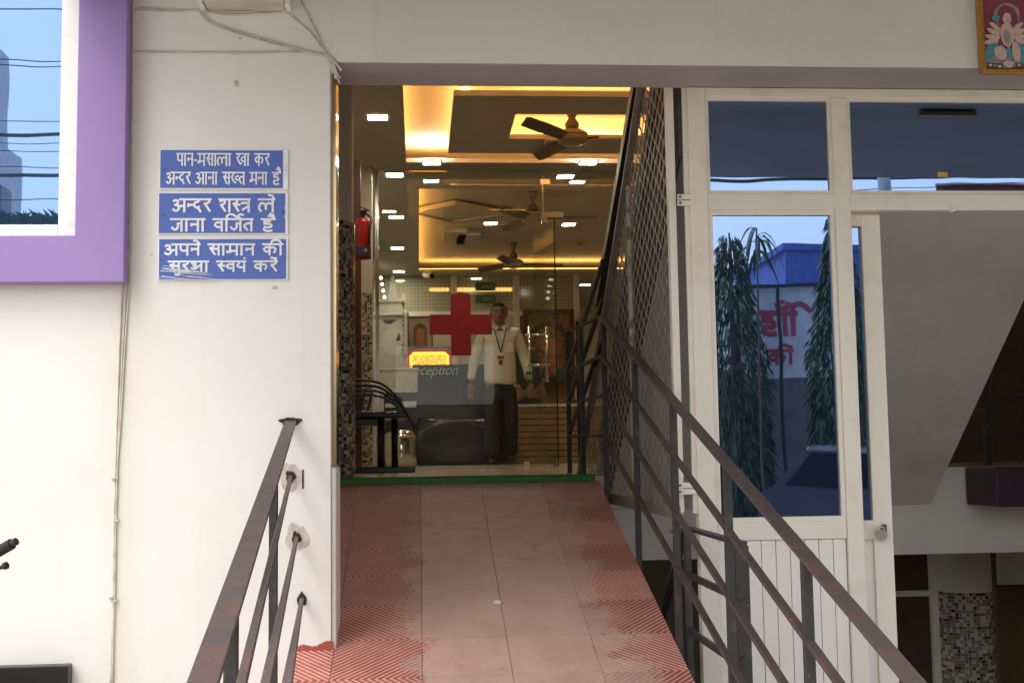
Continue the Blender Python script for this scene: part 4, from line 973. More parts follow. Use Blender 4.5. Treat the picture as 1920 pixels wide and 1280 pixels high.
G['u'] = (0, [[(-.18, .04), (-.06, -.12), (-.16, -.26), (-.34, -.20)]])
G['dot'] = (0, [[(-.10, 1.30), (-.10, 1.16)]])
G['reph'] = (0, [[(-.14, 1.02), (-.24, 1.20), (-.12, 1.34), (.06, 1.26)]])
G['-'] = (.34, [[(.04, .45), (.30, .45)]])
G['chandra'] = (0, [[(-.42, 1.36), (-.34, 1.18), (-.18, 1.14), (-.02, 1.20), (.04, 1.38)], [(-.19, 1.46), (-.19, 1.34)]])
def ribbon(mb, pts, wd, f, z):
    pts = [Vector((a, b)) for a, b in pts]
    if len(pts) > 2: pts = [Vector((q.x, q.y)) for q in spline([(p.x, p.y, 0) for p in pts], 4)]
    n = len(pts); L = []
    for i in range(n):
        d = (pts[min(i + 1, n - 1)] - pts[max(i - 1, 0)]).normalized(); nn = Vector((-d.y, d.x)) * wd / 2
        p = pts[i] + (d * wd * .12 if i == n - 1 else Vector((0, 0))) - (d * wd * .12 if i == 0 else Vector((0, 0)))
        L.append((p + nn, p - nn))
    vs = [f(v.x, v.y, z) for pr in L for v in pr]
    mb.add(vs, [(2 * i, 2 * i + 1, 2 * i + 3, 2 * i + 2) for i in range(n - 1)])
def line(words, x0, x1, z0, h, y, thick=.17, flip=False):
    """one line of lettering between x0 and x1, base z0, letter height h"""
    strokes = []; pen = 0; heads = []
    for wi, word in enumerate(words):
        if wi: pen += .42
        s0 = pen; hs0 = pen + (.42 if word[0] == 'a' else 0)
        for gname in word:
            wd, ss = G[gname]
            if gname == '-':
                heads.append((hs0, pen - .02)); hs0 = pen + wd
            for s in ss: strokes.append([(a + pen, b) for a, b in s])
            pen += wd
        heads.append((hs0, pen))
    k = (x1 - x0) / pen; mb = MB(); i = 0
    def f(a, b, z): return ((x1 - a * k) if flip else (x0 + a * k), y - z if not flip else y + z, z0 + b * h)
    def f2(a, b, z): return f(a, b, z)
    asp = h / k
    for s in strokes:
        # ribbons are built in an undistorted space so weight is even
        ribbon(mb, [(a, b * asp) for a, b in s], thick * (1 + asp) / 2, lambda a, b, z: f(a, b / asp, z), .0010 + .00012 * (i % 9)); i += 1
    for a, b in heads:
        ribbon(mb, [(a, .95 * asp), (b, .95 * asp)], thick * .95 * (1 + asp) / 2, lambda p, q, z: f(p, q / asp, z), .0024)
    return mb
SG = [((299, 280), (540, 355), 'top blue enamel sign with two lines of white Hindi lettering',
       [([['pa', 'aa', 'na', '-', 'ma', 'sa', 'aa', 'la', 'aa'], ['kha', 'aa'], ['ka', 'ra']], (331, 506, 288, 311)), ([['a', 'hna', 'da', 'ra'], ['a', 'aa', 'na', 'aa'], ['sa', 'hkha', 'ta'], ['ma', 'na', 'aa'], ['ha', 'ai']], (311, 527, 323, 346))]),
      ((297, 361), (540, 439), 'middle blue enamel sign with two lines of white Hindi lettering',
       [([['a', 'hna', 'da', 'ra'], ['sha', 'hsa', 'tra'], ['la', 'e']], (322, 516, 373, 398)), ([['ja', 'aa', 'na', 'aa'], ['va', 'i', 'ja', 'reph', 'ta'], ['ha', 'ai']], (319, 517, 410, 434))]),
      ((295, 447), (540, 525), 'bottom blue enamel sign with white paint smears along its lower edge',
       [([['a', 'pa', 'na', 'e'], ['sa', 'aa', 'ma', 'aa', 'na'], ['ka', 'ii']], (307, 531, 457, 479)), ([['sa', 'u', 'ra', 'ksha', 'aa'], ['hsa', 'va', 'ya', 'dot'], ['ka', 'ra', 'e1', 'dot']], (315, 521, 489, 510))])]
for k, (a, b, l, lines) in enumerate(SG):
    u, v = P(*a, YW - .006), P(*b, YW - .006); s = thing('wall_sign', l, 'sign', ((u.x + v.x) / 2, YW - .006, v.z), 'blue Hindi wall signs')
    bx(u.x, v.x, YW - .006, YW - .0012, v.z, u.z).build('backing', 'sign_white', s, bevel=.0008)
    sides = ((.004, .018), (.003, .010), (.007, .007))[k]
    bl_ = bx(u.x + sides[0], v.x - sides[1], YW - .0072, YW - .0061, v.z + .004, u.z - .003)
    bl_.build('blue_face', 'sign_blue', s)
    for words, (c0, c1, d0, d1) in lines:
        A_, B_ = P(c0, d1, YW - .0075), P(c1, d0, YW - .0075); line(words, A_.x, B_.x, A_.z, B_.z - A_.z, YW - .0072, .148 if k else .135).build('lettering', 'sign_white', s)
    for c, d in (((307, 318), (530, 320)), ((305, 404), (531, 398)), ((301, 486), (420, 487), (534, 484)))[k]:
        q = P(c, d, YW - .008); MB().tube([(q.x, YW - .010, q.z), (q.x, YW - .006, q.z)], .0038, 10).build('nail', 'bolt', s)
    if k == 2:   # paint smears
        for j in range(26):
            xa_ = u.x + .004 + abs(random.gauss(0, .07)); zz = v.z + .004 + random.random() * .055 * max(.1, 1 - (xa_ - u.x) / .36); ln = random.uniform(.03, .16); xb_ = min(xa_ + ln, v.x - .01)
            MB().prism([(xa_, YW - .0102 - j * .00012, zz), (xb_, YW - .0102 - j * .00012, zz - .008), (xb_ - .01, YW - .0102 - j * .00012, zz - .0066), (xa_, YW - .0102 - j * .00012, zz + random.uniform(.001, .003))], (0, .00005, 0)).build('paint_smear', 'sign_white', s)
    else:
        for j in range(6):
            xa_ = v.x - sides[1] + random.uniform(-.002, .004); zz = random.uniform(v.z + .006, u.z - .03); MB().prism([(xa_, YW - .0092 - j * .00025, zz), (xa_ + .004, YW - .0092 - j * .00025, zz - .002), (xa_ + .007, YW - .0092 - j * .00025, zz + .016), (xa_ + .004, YW - .0092 - j * .00025, zz + .018)], (0, .0001, 0)).build('paint_smear', 'sign_white', s)

# ------------------------------------------------------------------ cables, junction box, wall marks
def cable(label, px, r=.0035, Y=YW - .005, group='cables on the front wall', clips=()):
    pts = spline([P(a, b, Y if len(c) == 0 else c[0]) for a, b, *c in px], 6)
    t = thing('wall_cable', label, 'cable', tuple(pts[0]), group); MB().tube(pts, r, 6).build('wire', 'cable_white', t, smooth=True)
    for a, b in clips: q = P(a, b, Y); bx(q.x - .006, q.x + .006, Y - .006, YW - .0005, q.z - .004, q.z + .004).build('clip', 'cable_white', t)
cable('white cable down the wall nearest the purple window', [(241, -20), (240, 60), (236, 170), (241, 330), (237, 480), (228, 560), (219, 800), (214, 1000), (211, 1290)], clips=((236, 170), (213, 897)))
cable('white cable in the middle of the vertical run down the wall', [(246, -20), (245, 90), (243, 250), (243, 450), (233, 600), (222, 820), (215, 1060), (207, 1290)], .003, clips=((219, 895), (208, 1120)))
cable('white cable on the sign side of the vertical run down the wall', [(250, -20), (249, 100), (247, 300), (246, 470), (236, 620), (226, 790), (219, 900), (215, 1120), (209, 1290)], .003, clips=((219, 975), (217, 1125)))
cable('upper horizontal white cable running to the junction box', [(248, 26), (256, 17), (300, 18), (375, 21), (400, 24), (470, 22), (540, 18)], .003, clips=((377, 23), (535, 24)))
cable('second upper horizontal white cable just below the junction box', [(250, 30), (260, 20), (330, 22), (380, 19), (420, 28), (500, 25), (545, 20)], .003)
cable('lower horizontal white cable along the top of the wall', [(249, 112), (256, 99), (330, 98), (440, 99), (560, 98), (610, 103)], .0035, clips=((440, 100), (600, 102)))
cable('diagonal white cable from junction box to the entrance corner', [(378, 24), (395, 40), (425, 53), (500, 75), (560, 92), (610, 104), (625, 112), (640, 133)], .0035, clips=((425, 55), (560, 92)))
cable('second diagonal white cable under the junction box', [(376, 26), (392, 42), (424, 56), (500, 79), (560, 95), (612, 108), (622, 120), (632, 148)], .003, clips=((525, 82),))
cable('white cable from the right end of the junction box', [(537, 22), (555, 38), (585, 65), (605, 92), (615, 103), (622, 112)], .003)
cable('loose white cable hanging from above down to the corner', [(555, -30), (566, 5), (580, 35), (595, 65), (610, 98), (618, 108), (627, 118), (628, 148)], .003)
for k in range(5):
    cable(('first', 'second', 'third', 'fourth', 'fifth')[k] + ' grey cable end from the wall, drooping at the entrance corner', [(608 + 1.5 * k, 103 + 1.2 * k), (616 + 1.8 * k, 112 + 3 * (k % 3)), (620 + 2.4 * k + 3 * (k % 2), 127 + 2 * k), (624 + 2.6 * k + 4 * (k % 3), 138 + 9 * (k % 3))], .003, YW - .006, 'cable ends at the corner')
jb = thing('junction_box', 'pale grey junction box at the top of the wall', 'junction box', (P(460, 0, YW).x, YW, 3.05))
u, v = P(378, 20, YW), P(548, 18, YW)
MB().prism([(u.x + .02, YW - .001, u.z), (v.x - .02, YW - .001, u.z), (v.x - .02, YW - .001, u.z + .30), (u.x + .02, YW - .001, u.z + .30)], (0, -.10, 0)).build('body', 'junction', jb, bevel=.006)
for xx in (u.x - .001, v.x - .019): bx(xx, xx + .018, YW - .08, YW - .001, u.z - .003, u.z + .3).build('bracket', 'white_alu', jb)
mk = [(443, 157, .012, .02), (450, 72, .008, .010), (515, 539, .020, .010), (285, 478, .006, .01), (438, 320, .005, .006), (405, 345, .006, .004)]
for a, b, w_, h_ in mk:
    q = P(a, b, YW); MB().prism([(q.x - w_ / 2, YW - .0006, q.z - h_ / 2), (q.x + w_ / 2, YW - .0006, q.z - h_ / 2 + .002), (q.x + w_ / 2 - .002, YW - .0006, q.z + h_ / 2), (q.x - w_ / 2 + .001, YW - .0006, q.z + h_ / 2)], (0, -.003, 0)).build('wall_blemish', 'plaster_patch', fw)
u, v = P(-60, 1252, YW - .05), P(127, 1300, YW - .05); tag(bx(u.x, v.x, YW - .05, YW - .001, v.z - .4, u.z).build('black_box', 'black_paint', bevel=.003), 'flat black box low on the white wall at the bottom left', 'box')

# framed devotional style print (generic) on the beam
YQ = YW - .02
u, v = P(1830, -45, YQ), P(1958, 140, YQ); pf = thing('framed_print', 'gold framed maroon print of a seated figure at the top right', 'picture', ((u.x + v.x) / 2, YQ, v.z))
e = .016
MB().box(u.x, v.x, YQ - .012, YW - .002, v.z, v.z + e).box(u.x, v.x, YQ - .012, YW - .002, u.z - e, u.z).box(u.x, u.x + e, YQ - .012, YW - .002, v.z + e, u.z - e).box(v.x - e, v.x, YQ - .012, YW - .002, v.z + e, u.z - e).build('frame', 'gold_frame', pf, bevel=.002)
bx(u.x + e, v.x - e, YQ, YQ + .006, v.z + e, u.z - e).build('sheet', 'print_maroon', pf)
def blob(a, b, rx_, rz_, m, rot=0, d=.001, n=14, name='figure_patch'):
    c = P(a, b, YQ); s_ = YQ / F; pts = []
    for i in range(n):
        t = i * 2 * math.pi / n; q, r2 = rx_ * math.cos(t) * random.uniform(.9, 1.1), rz_ * math.sin(t) * random.uniform(.9, 1.1)
        pts.append((c.x + s_ * (q * math.cos(rot) - r2 * math.sin(rot)), YQ - d, c.z + s_ * (q * math.sin(rot) + r2 * math.cos(rot))))
    MB().prism(pts, (0, .0006, 0)).build(name, m, pf)
blob(1888, 30, 27, 28, 'print_grey', 0, .0010); blob(1888, 33, 23, 24, 'print_maroon', 0, .0018)
blob(1887, 110, 52, 11, 'print_grey', 0, .0012)
blob(1858, 95, 10, 26, 'print_blue', -.5, .0022); blob(1914, 95, 8, 28, 'print_blue', .2, .0022)
for s_ in (-1, 1):
    for k in range(4): blob(1887 + s_ * (20 + k * 3), 52 + k * 9, 16, 5, 'print_skin', s_ * (.7 - k * .3), .0026 + k * .0007)
blob(1887, 66, 14, 26, 'print_skin', 0, .0056); blob(1887, 36, 9, 12, 'print_skin', 0, .0064); blob(1875, 100, 13, 15, 'print_skin', .4, .0064); blob(1904, 98, 9, 20, 'print_skin', .1, .0064)
blob(1890, 100, 5, 12, 'print_blue', 0, .0072); blob(1866, 36, 8, 7, 'print_blue', 0, .0072); blob(1887, 72, 7, 16, 'print_grey', 0, .0072); blob(1890, 122, 12, 7, 'print_skin', 0, .0072)
for k in range(9): blob(1846 + k * 9, 127 - abs(4 - k) * 1.2, 4, 3, 'print_skin' if k % 2 else 'print_blue', 0, .008, 7)

# ------------------------------------------------------------------ people
def skin(name, pts, edges, m, parent, sub=2, smooth=True, root=0):
    """pts: (x,y,z,rx,ry)"""
    me = bpy.data.meshes.new(name); me.from_pydata([p[:3] for p in pts], edges, []); me.materials.append(MATS[m])
    o = bpy.data.objects.new(name, me); col.objects.link(o); o.parent = parent
    sk = o.modifiers.new('skin', 'SKIN'); sk.use_smooth_shade = True
    for i, p in enumerate(pts): me.skin_vertices[0].data[i].radius = (p[3], p[4] if len(p) > 4 else p[3]); me.skin_vertices[0].data[i].use_root = (i == root)
    s = o.modifiers.new('sub', 'SUBSURF'); s.levels = sub; s.render_levels = sub
    return o
def chain(n, o=0): return [(i + o, i + o + 1) for i in range(n - 1)]
def head(parent, hx, hy, hz, h=.225, m='skin'):
    b = bmesh.new(); bmesh.ops.create_uvsphere(b, u_segments=28, v_segments=20, radius=1)
    for vv in b.verts:
        x, y, z = vv.co
        wx = .37 * (1 - .22 * max(0, -z) ** 1.5); dy_ = .43
        jaw = max(0, -z - .2) * .10
        vv.co = Vector((x * wx * h, y * dy_ * h - jaw * h * (1 if y < 0 else -.6), z * .5 * h))
        if y < -.3:   # nose, brows, lips, eye hollows
            n = math.exp(-((x / .13) ** 2 + ((z + .05) / .22) ** 2)) * .10; vv.co.y -= n * h
            vv.co.y += math.exp(-(((abs(x) - .42) / .2) ** 2 + ((z - .12) / .12) ** 2)) * .05 * h
            vv.co.y -= math.exp(-((x / .3) ** 2 + ((z + .48) / .09) ** 2)) * .03 * h
    me = bpy.data.meshes.new('head'); b.to_mesh(me); b.free(); me.materials.append(MATS[m]); me.polygons.foreach_set('use_smooth', [True] * len(me.polygons))
    o = bpy.data.objects.new('head', me); col.objects.link(o); o.parent = parent; o.location = (hx, hy, hz); ORG[o] = Vector((0, 0, 0))
    def sub(nm, mb, mm, sm=True):
        q = mb.build(nm, mm, None, smooth=sm); q.parent = o; return q
    for s_ in (-1, 1):
        sub('ear', MB().lathe([(.004, -.03), (.012, -.02), (.014, .01), (.005, .03)], (s_ * .37 * h, .01, 0), 8), m)
        sub('eye', MB().lathe([(.002, -.004), (.008, -.002), (.008, .002), (.002, .004)], (s_ * .16 * h, -.385 * h, .055 * h), 10), 'hair')
        sub('eyebrow', MB().bar((s_ * .07 * h, -.425 * h, .125 * h), (s_ * .25 * h, -.375 * h, .12 * h), .005, .005), 'hair', False)
    sub('moustache', MB().bar((-.10 * h, -.425 * h, -.20 * h), (0, -.465 * h, -.175 * h), .010, .009).bar((.10 * h, -.425 * h, -.20 * h), (0, -.465 * h, -.175 * h), .010, .009), 'hair', False)
    # hair cap
    b = bmesh.new(); bmesh.ops.create_uvsphere(b, u_segments=28, v_segments=20, radius=1)
    for vv in list(b.verts):
        x, y, z = vv.co
        if z < (.52 if y < -.25 else (-.3 if y > .15 else -.02)): b.verts.remove(vv); continue
        vv.co = Vector((x * .40 * h, y * .46 * h, z * .535 * h)) + Vector((random.uniform(-1, 1), random.uniform(-1, 1), random.uniform(-1, 1))) * .003
    me = bpy.data.meshes.new('hair'); b.to_mesh(me); b.free(); me.materials.append(MATS['hair']); me.polygons.foreach_set('use_smooth', [True] * len(me.polygons))
    q = bpy.data.objects.new('hair', me); col.objects.link(q); q.parent = o
    return o
def hand(parent, wx, wy, wz, s_, nm='hand'):
    """relaxed hand hanging from the wrist; s_ = side of the thumb"""
    pts = [(wx, wy, wz, .022, .018), (wx, wy - .004, wz - .035, .03, .016), (wx, wy - .008, wz - .08, .034, .014)]; ed = chain(3)
    for i, (dx, L) in enumerate(((-.024, .07), (-.008, .08), (.008, .076), (.023, .058))):
        a = len(pts); pts += [(wx + dx, wy - .012, wz - .095, .0095, .009), (wx + dx * 1.1, wy - .022, wz - .095 - L * .55, .009, .0085), (wx + dx * 1.1, wy - .014 - .03, wz - .095 - L, .0078, .0075)]; ed += [(2, a), (a, a + 1), (a + 1, a + 2)]
    a = len(pts); pts += [(wx + s_ * .034, wy - .018, wz - .055, .011, .010), (wx + s_ * .045, wy - .032, wz - .09, .0095, .009)]; ed += [(1, a), (a, a + 1)]
    return skin(nm, pts, ed, 'skin', parent, 1)
YMAN = 12.9
f0 = P(940, 868, YMAN); mn = thing('person', 'man in white shirt and black trousers walking behind the red cross', 'person', (f0.x, YMAN, FL))
H = 1.70
# body (skin): neck, torso, arms, legs as one continuous figure
body = [(0, 0, .90, .13, .10), (0, 0, 1.08, .13, .10), (0, .0, 1.28, .15, .10), (0, .01, 1.42, .10, .07), (0, .005, 1.50, .055, .055), (0, -.01, 1.56, .052, .055)]
ed = chain(6)
def limb(root, pts):
    a = len(body); body.extend(pts); ed.append((root, a)); ed.extend(chain(len(pts), a))
limb(3, [(.17, .02, 1.39, .055), (.25, .03, 1.17, .042), (.30, -.03, .93, .03), (.305, -.04, .86, .025)])
limb(3, [(-.17, .02, 1.39, .055), (-.25, .06, 1.17, .042), (-.295, .04, .93, .03), (-.30, .03, .86, .025)])
limb(0, [(.085, -.01, .80, .085), (.095, -.03, .48, .06), (.10, .10, .10, .042)])
limb(0, [(-.085, -.01, .80, .085), (-.09, -.10, .48, .06), (-.10, -.10, .09, .042)])
skin('body', body, ed, 'skin', mn)
# clothing
sh = [(0, 0, .80, .185, .135), (0, -.012, .93, .19, .145), (0, -.005, 1.13, .175, .13), (0, 0, 1.29, .18, .12), (0, .01, 1.40, .13, .085), (0, .01, 1.455, .075, .07)]
e2 = chain(6)
for s_, yy in ((1, 0), (-1, .04)):
    a = len(sh); sh += [(s_ * .17, .02, 1.385, .075, .075), (s_ * .215, .03, 1.26, .066, .066), (s_ * .262, .035 + yy * .6, 1.13, .058, .06), (s_ * .292, -.01 + yy, .99, .05, .052), (s_ * .31, -.03 + yy, .885, .043, .045)]; e2 += [(4, a)] + chain(5, a)
skin('shirt', sh, e2, 'shirt', mn)
tr_ = [(0, .0, .90, .165, .12), (0, 0, .82, .16, .115)]; e3 = [(0, 1)]
for s_, kk in ((1, ((.085, -.005, .68), (.10, -.02, .46), (.105, .06, .22), (.11, .10, .07))), (-1, ((-.085, -.02, .68), (-.092, -.09, .46), (-.10, -.10, .22), (-.105, -.11, .06)))):
    a = len(tr_); tr_ += [(*kk[0], .108, .108), (*kk[1], .088, .092), (*kk[2], .078, .084), (*kk[3], .078, .086)]; e3 += [(1, a)] + chain(4, a)
skin('trousers', tr_, e3, 'trousers', mn)
for s_, yy, zz in ((.11, .08, .03), (-.105, -.13, .0)):
    skin('shoe', [(s_, yy + .04, zz + .045, .042, .045), (s_, yy - .05, zz + .042, .045, .042), (s_ * 1.1, yy - .15, zz + .03, .04, .028)], chain(3), 'leather', mn)
head(mn, -.005, -.02, 1.588, .23)
hand(mn, .318, -.045, .86, -1); hand(mn, -.315, .02, .86, 1)
for s_ in (-1, 1):
    MB().prism([(s_ * .01, -.082, 1.44), (s_ * .075, -.06, 1.475), (s_ * .085, -.075, 1.43), (s_ * .045, -.105, 1.40)], (0, .008, 0)).build('collar', 'shirt', mn)
    MB().tube(spline([(s_ * .072, -.02, 1.47), (s_ * .062, -.10, 1.42), (s_ * .03, -.128, 1.28), (0, -.138, 1.17)], 6), .006, 6).build('lanyard', 'dark_shirt', mn)
bx(-.032, .032, -.150, -.145, 1.03, 1.13).build('id_card', 'pale_text', mn); bx(-.033, .033, -.1515, -.1502, 1.10, 1.132).build('id_card_head', 'cross_red', mn); bx(-.014, .014, -.1515, -.1502, 1.04, 1.09).build('id_card_photo', 'dark_shirt', mn)
bx(.055, .13, -.128, -.122, 1.17, 1.27).build('pocket', 'shirt', mn, bevel=.004)
MB().bar((.0, -.150, .86), (.0, -.137, 1.17), .03, .004, (0, 1, 0)).build('button_placket', 'shirt', mn)
mn.location.z = FL + .002
for c in mn.children:      # parts above were modelled about the origin
    if c.name.split('.')[0] in ('collar', 'lanyard', 'id_card', 'id_card_head', 'id_card_photo', 'pocket', 'button_placket'): c.location += ORG[mn]

f1 = P(996, 700, 14.75); m2 = thing('person', 'man in dark clothes standing behind the low slatted counter', 'person', (f1.x, 14.75 + .45, FL))
bd2 = [(0, 0, .88, .13, .10), (0, 0, 1.10, .13, .10), (0, 0, 1.28, .15, .1), (0, 0, 1.40, .07, .065), (0, -.01, 1.47, .052, .052)]; e5 = chain(5)
for s_ in (-1, 1):
    a = len(bd2); bd2 += [(s_ * .17, 0, 1.35, .05), (s_ * .23, -.05, 1.12, .04), (s_ * .16, -.25, .98, .03)]; e5 += [(3, a)] + chain(3, a)
    a = len(bd2); bd2 += [(s_ * .085, 0, .78, .085), (s_ * .09, 0, .45, .06), (s_ * .09, .02, .08, .042)]; e5 += [(0, a)] + chain(3, a)
skin('body', bd2, e5, 'skin', m2)
sh2 = [(0, 0, .84, .17, .125), (0, 0, 1.0, .17, .125), (0, 0, 1.25, .175, .115), (0, 0, 1.39, .10, .075)]; e6 = chain(4)
for s_ in (-1, 1): a = len(sh2); sh2 += [(s_ * .17, 0, 1.345, .07), (s_ * .225, -.045, 1.13, .056), (s_ * .18, -.21, 1.0, .045)]; e6 += [(3, a)] + chain(3, a)
skin('shirt', sh2, e6, 'dark_shirt', m2)
t3 = [(0, 0, .88, .15, .11), (0, 0, .80, .15, .11)]; e7 = [(0, 1)]
for s_ in (-1, 1): a = len(t3); t3 += [(s_ * .085, 0, .66, .09), (s_ * .09, 0, .40, .075), (s_ * .09, 0, .06, .07)]; e7 += [(1, a)] + chain(3, a)
skin('trousers', t3, e7, 'trousers', m2); head(m2, 0, -.02, 1.53, .225)
for s_ in (-1, 1): hand(m2, s_ * .15, -.26, .98, -s_)

# potted plant behind the desk between man and counter
q = P(915, 760, 14.0); pl = thing('potted_plant', 'leafy dark green plant behind the walking man', 'plant', (q.x, 14.0, FL))
MB().lathe([(.10, 0), (.14, .25), (.15, .26), (.13, .26)], (q.x, 14.4, FL), 16).build('pot', 'wood_dark', pl); mb = MB()
for i in range(60):
    a = random.uniform(0, 6.28); L = random.uniform(.2, .42); z_ = random.uniform(.45, 1.02); c = Vector((q.x, 14.4, FL + z_)); d_ = Vector((math.cos(a), math.sin(a), random.uniform(-.2, .7))).normalized(); n = d_.cross(Vector((0, 0, 1))).normalized() * .05
    mb.add([c, c + d_ * L * .5 + n, c + d_ * L, c + d_ * L * .5 - n], [(0, 1, 2, 3)])
mb.build('leaves', 'leaf', pl, fix=False); MB().tube([(q.x, 14.4, FL + .2), (q.x, 14.4, FL + 1.0)], .015, 8).build('stem', 'trunk', pl)

# ------------------------------------------------------------------ what stands behind the camera and shows in the panes
def mast_tree(label, px, pyt, Yv, seed, rad, hbot=.4):
    rnd = random.Random(seed); top = PM(px, pyt, Yv); H_ = top.z - .1
    t = thing('mast_tree', label, 'tree', (top.x, top.y, .1), 'mast trees by the gate'); MB().tube([(top.x, top.y, .1), (top.x + .03, top.y, .1 + H_ * .5), (top.x, top.y, top.z)], [.07, .05, .012], 8).build('trunk', 'trunk', t)
    mb = MB()
    for i in range(5200):
        k = rnd.random() ** .8; z_ = .1 + hbot + (H_ - hbot) * (1 - k); rr_ = rad * (.25 + .75 * min(1, k * 2.2)) * (.35 + .65 * math.sqrt(rnd.random())); a = rnd.uniform(0, 6.28)
        c = Vector((top.x + rr_ * math.cos(a), top.y + rr_ * math.sin(a), z_)); out = Vector((math.cos(a), math.sin(a), 0)); L = rnd.uniform(.10, .20)
        d_ = (out * rnd.uniform(.05, .7) + Vector((rnd.uniform(-.2, .2), rnd.uniform(-.2, .2), -1))).normalized(); n = d_.cross(Vector((rnd.uniform(-1, 1), rnd.uniform(-1, 1), .2))).normalized() * .014
        mb.add([c, c + d_ * L * .4 + n, c + d_ * L, c + d_ * L * .4 - n], [(0, 1, 2, 3)], rnd.choice((0, 0, 1)))
    mb.build('crown', ['leaf_dark', 'leaf'], t, fix=False)
mast_tree('drooping mast tree reflected at the left of the tall blue pane', 1368, 436, 15, 1, .46)
mast_tree('drooping mast tree reflected at the right of the tall blue pane', 1572, 405, 14.6, 2, .42)
top = PM(1420, 428, 14.2); yt_ = thing('young_tree', 'thin young tree with a tuft of drooping leaves reflected in the blue pane', 'tree', (top.x, top.y, .1))
MB().tube([(top.x + .02, top.y, .1), (top.x - .02, top.y, 1.6), (top.x, top.y, top.z)], [.022, .018, .010], 8).build('trunk', 'trunk', yt_); mb = MB(); rnd = random.Random(5)
for i in range(17):
    a = rnd.uniform(0, 6.28); L = rnd.uniform(.30, .55); c = Vector((top.x, top.y, top.z - rnd.random() * .30)); out = Vector((math.cos(a), math.sin(a), 0)); sd2 = out.cross(Vector((0, 0, 1))); up_ = rnd.uniform(.1, .45)
    prev = None
    for k in range(6):
        t = k / 5; p_ = c + out * L * .75 * t + Vector((0, 0, L * (up_ * t * 1.6 - 1.25 * t * t))); wd = .024 * math.sin(math.pi * (t * .85 + .12)); cur = (p_ + sd2 * wd, p_ - sd2 * wd)
        if prev: mb.add([prev[0], prev[1], cur[1], cur[0]], [(0, 1, 2, 3)])
        prev = cur
mb.build('crown', 'leaf_dark', yt_, fix=False)
# banner on posts above the compound wall
YBn = 16.2
bn = thing('hoarding_banner', 'pale banner with red lettering reflected between the mast trees', 'banner', (PM(1465, 700, YBn).x, 2 * YF - YBn, 1.2))
u, v = PM(1375, 538, YBn), PM(1600, 706, YBn); yb_ = u.y
bx(u.x, v.x, yb_ - .01, yb_ + .01, v.z, u.z).build('sheet', 'banner_back', bn)
A_, B_ = PM(1398, 628, YBn), PM(1528, 584, YBn)
line([['ha', 'aa', 'chandra', 'i']], PM(1424, 628, YBn).x, PM(1498, 628, YBn).x, A_.z, B_.z - A_.z, yb_ + .011, .2).build('lettering', 'banner_red', bn)
A_, B_ = PM(1440, 684, YBn), PM(1490, 656, YBn); line([['ka', 'ii', 'dot']], A_.x, B_.x, A_.z, B_.z - A_.z, yb_ + .011, .18).build('lettering', 'banner_red', bn)
for o in bn.children:
    if o.name.startswith('lettering'):
        for vv in o.data.vertices: vv.co.y = (yb_ + .022) - ORG[bn].y + (vv.co.y - (yb_ - ORG[bn].y)) * -.3
for a in (1385, 1463, 1596): q = PM(a, 600, YBn - .1); bx(q.x - .02, q.x + .02, q.y, q.y + .04, .1, PM(a, 540, YBn).z).build('post', 'wire', bn)
MB().bar(PM(1370, 537, YBn - .1), PM(1604, 534, YBn - .1), .04, .05).build('top_rail', 'wire', bn)
cw2 = bx(-14, 14, -7.6, -7.4, .1, 2.62).build('compound_wall', 'compound_wall'); tag(cw2, 'dark compound wall reflected low in the blue panes', 'wall')
# houses across the road
def house(label, px0, px1, pyt, Yv, m, depth=5, mir=YF, roof=None, wins=True):
    a, b = PM(px0, pyt, Yv, mir), PM(px1, pyt, Yv, mir); h = thing('house', label, 'building', ((a.x + b.x) / 2, a.y, .1), 'houses across the road')
    bx(a.x, b.x, a.y - depth, a.y, .1, a.z).build('wall', m, h)
    if roof:
        zr = a.z; cxr = (a.x + b.x) / 2; MB().prism([(a.x - .3, a.y + .3, zr), (b.x + .3, a.y + .3, zr), (cxr + (b.x - a.x) * .2, a.y - depth / 2, zr + roof), (cxr - (b.x - a.x) * .2, a.y - depth / 2, zr + roof)], (0, -.08, .06)).build('roof', m, h)
    else: bx(a.x - .1, b.x + .1, a.y - depth - .1, a.y + .1, a.z, a.z + .15).build('parapet', m, h)
    if wins:
        n = max(1, int((b.x - a.x) / 2.2))
        for i in range(n):
            xx = a.x + (i + .5) * (b.x - a.x) / n
            for zf in range(int((a.z - 1) / 3)): w3 = bx(xx - .45, xx + .45, a.y + .002, a.y + .03, 1.2 + zf * 3, 2.5 + zf * 3).build('window', 'window_dark', h); bx(xx - .5, xx + .5, a.y + .031, a.y + .09, 1.12 + zf * 3, 1.2 + zf * 3).build('sill', m, w3)
    return h
house('bright blue house reflected behind the right mast tree', 1474, 1640, 470, 30, 'house_blue', wins=False)
house('low grey house reflected behind the thin young tree', 1380, 1472, 518, 44, 'house_grey')
house('red brown house with pitched roof reflected in the wide transom pane', 1770, 2050, 350, 30, 'house_brick', 6, YF, .35)
hb = thing('house', 'tall pale building reflected in the purple framed window', 'building', (-12, -28, .1), 'houses across the road')
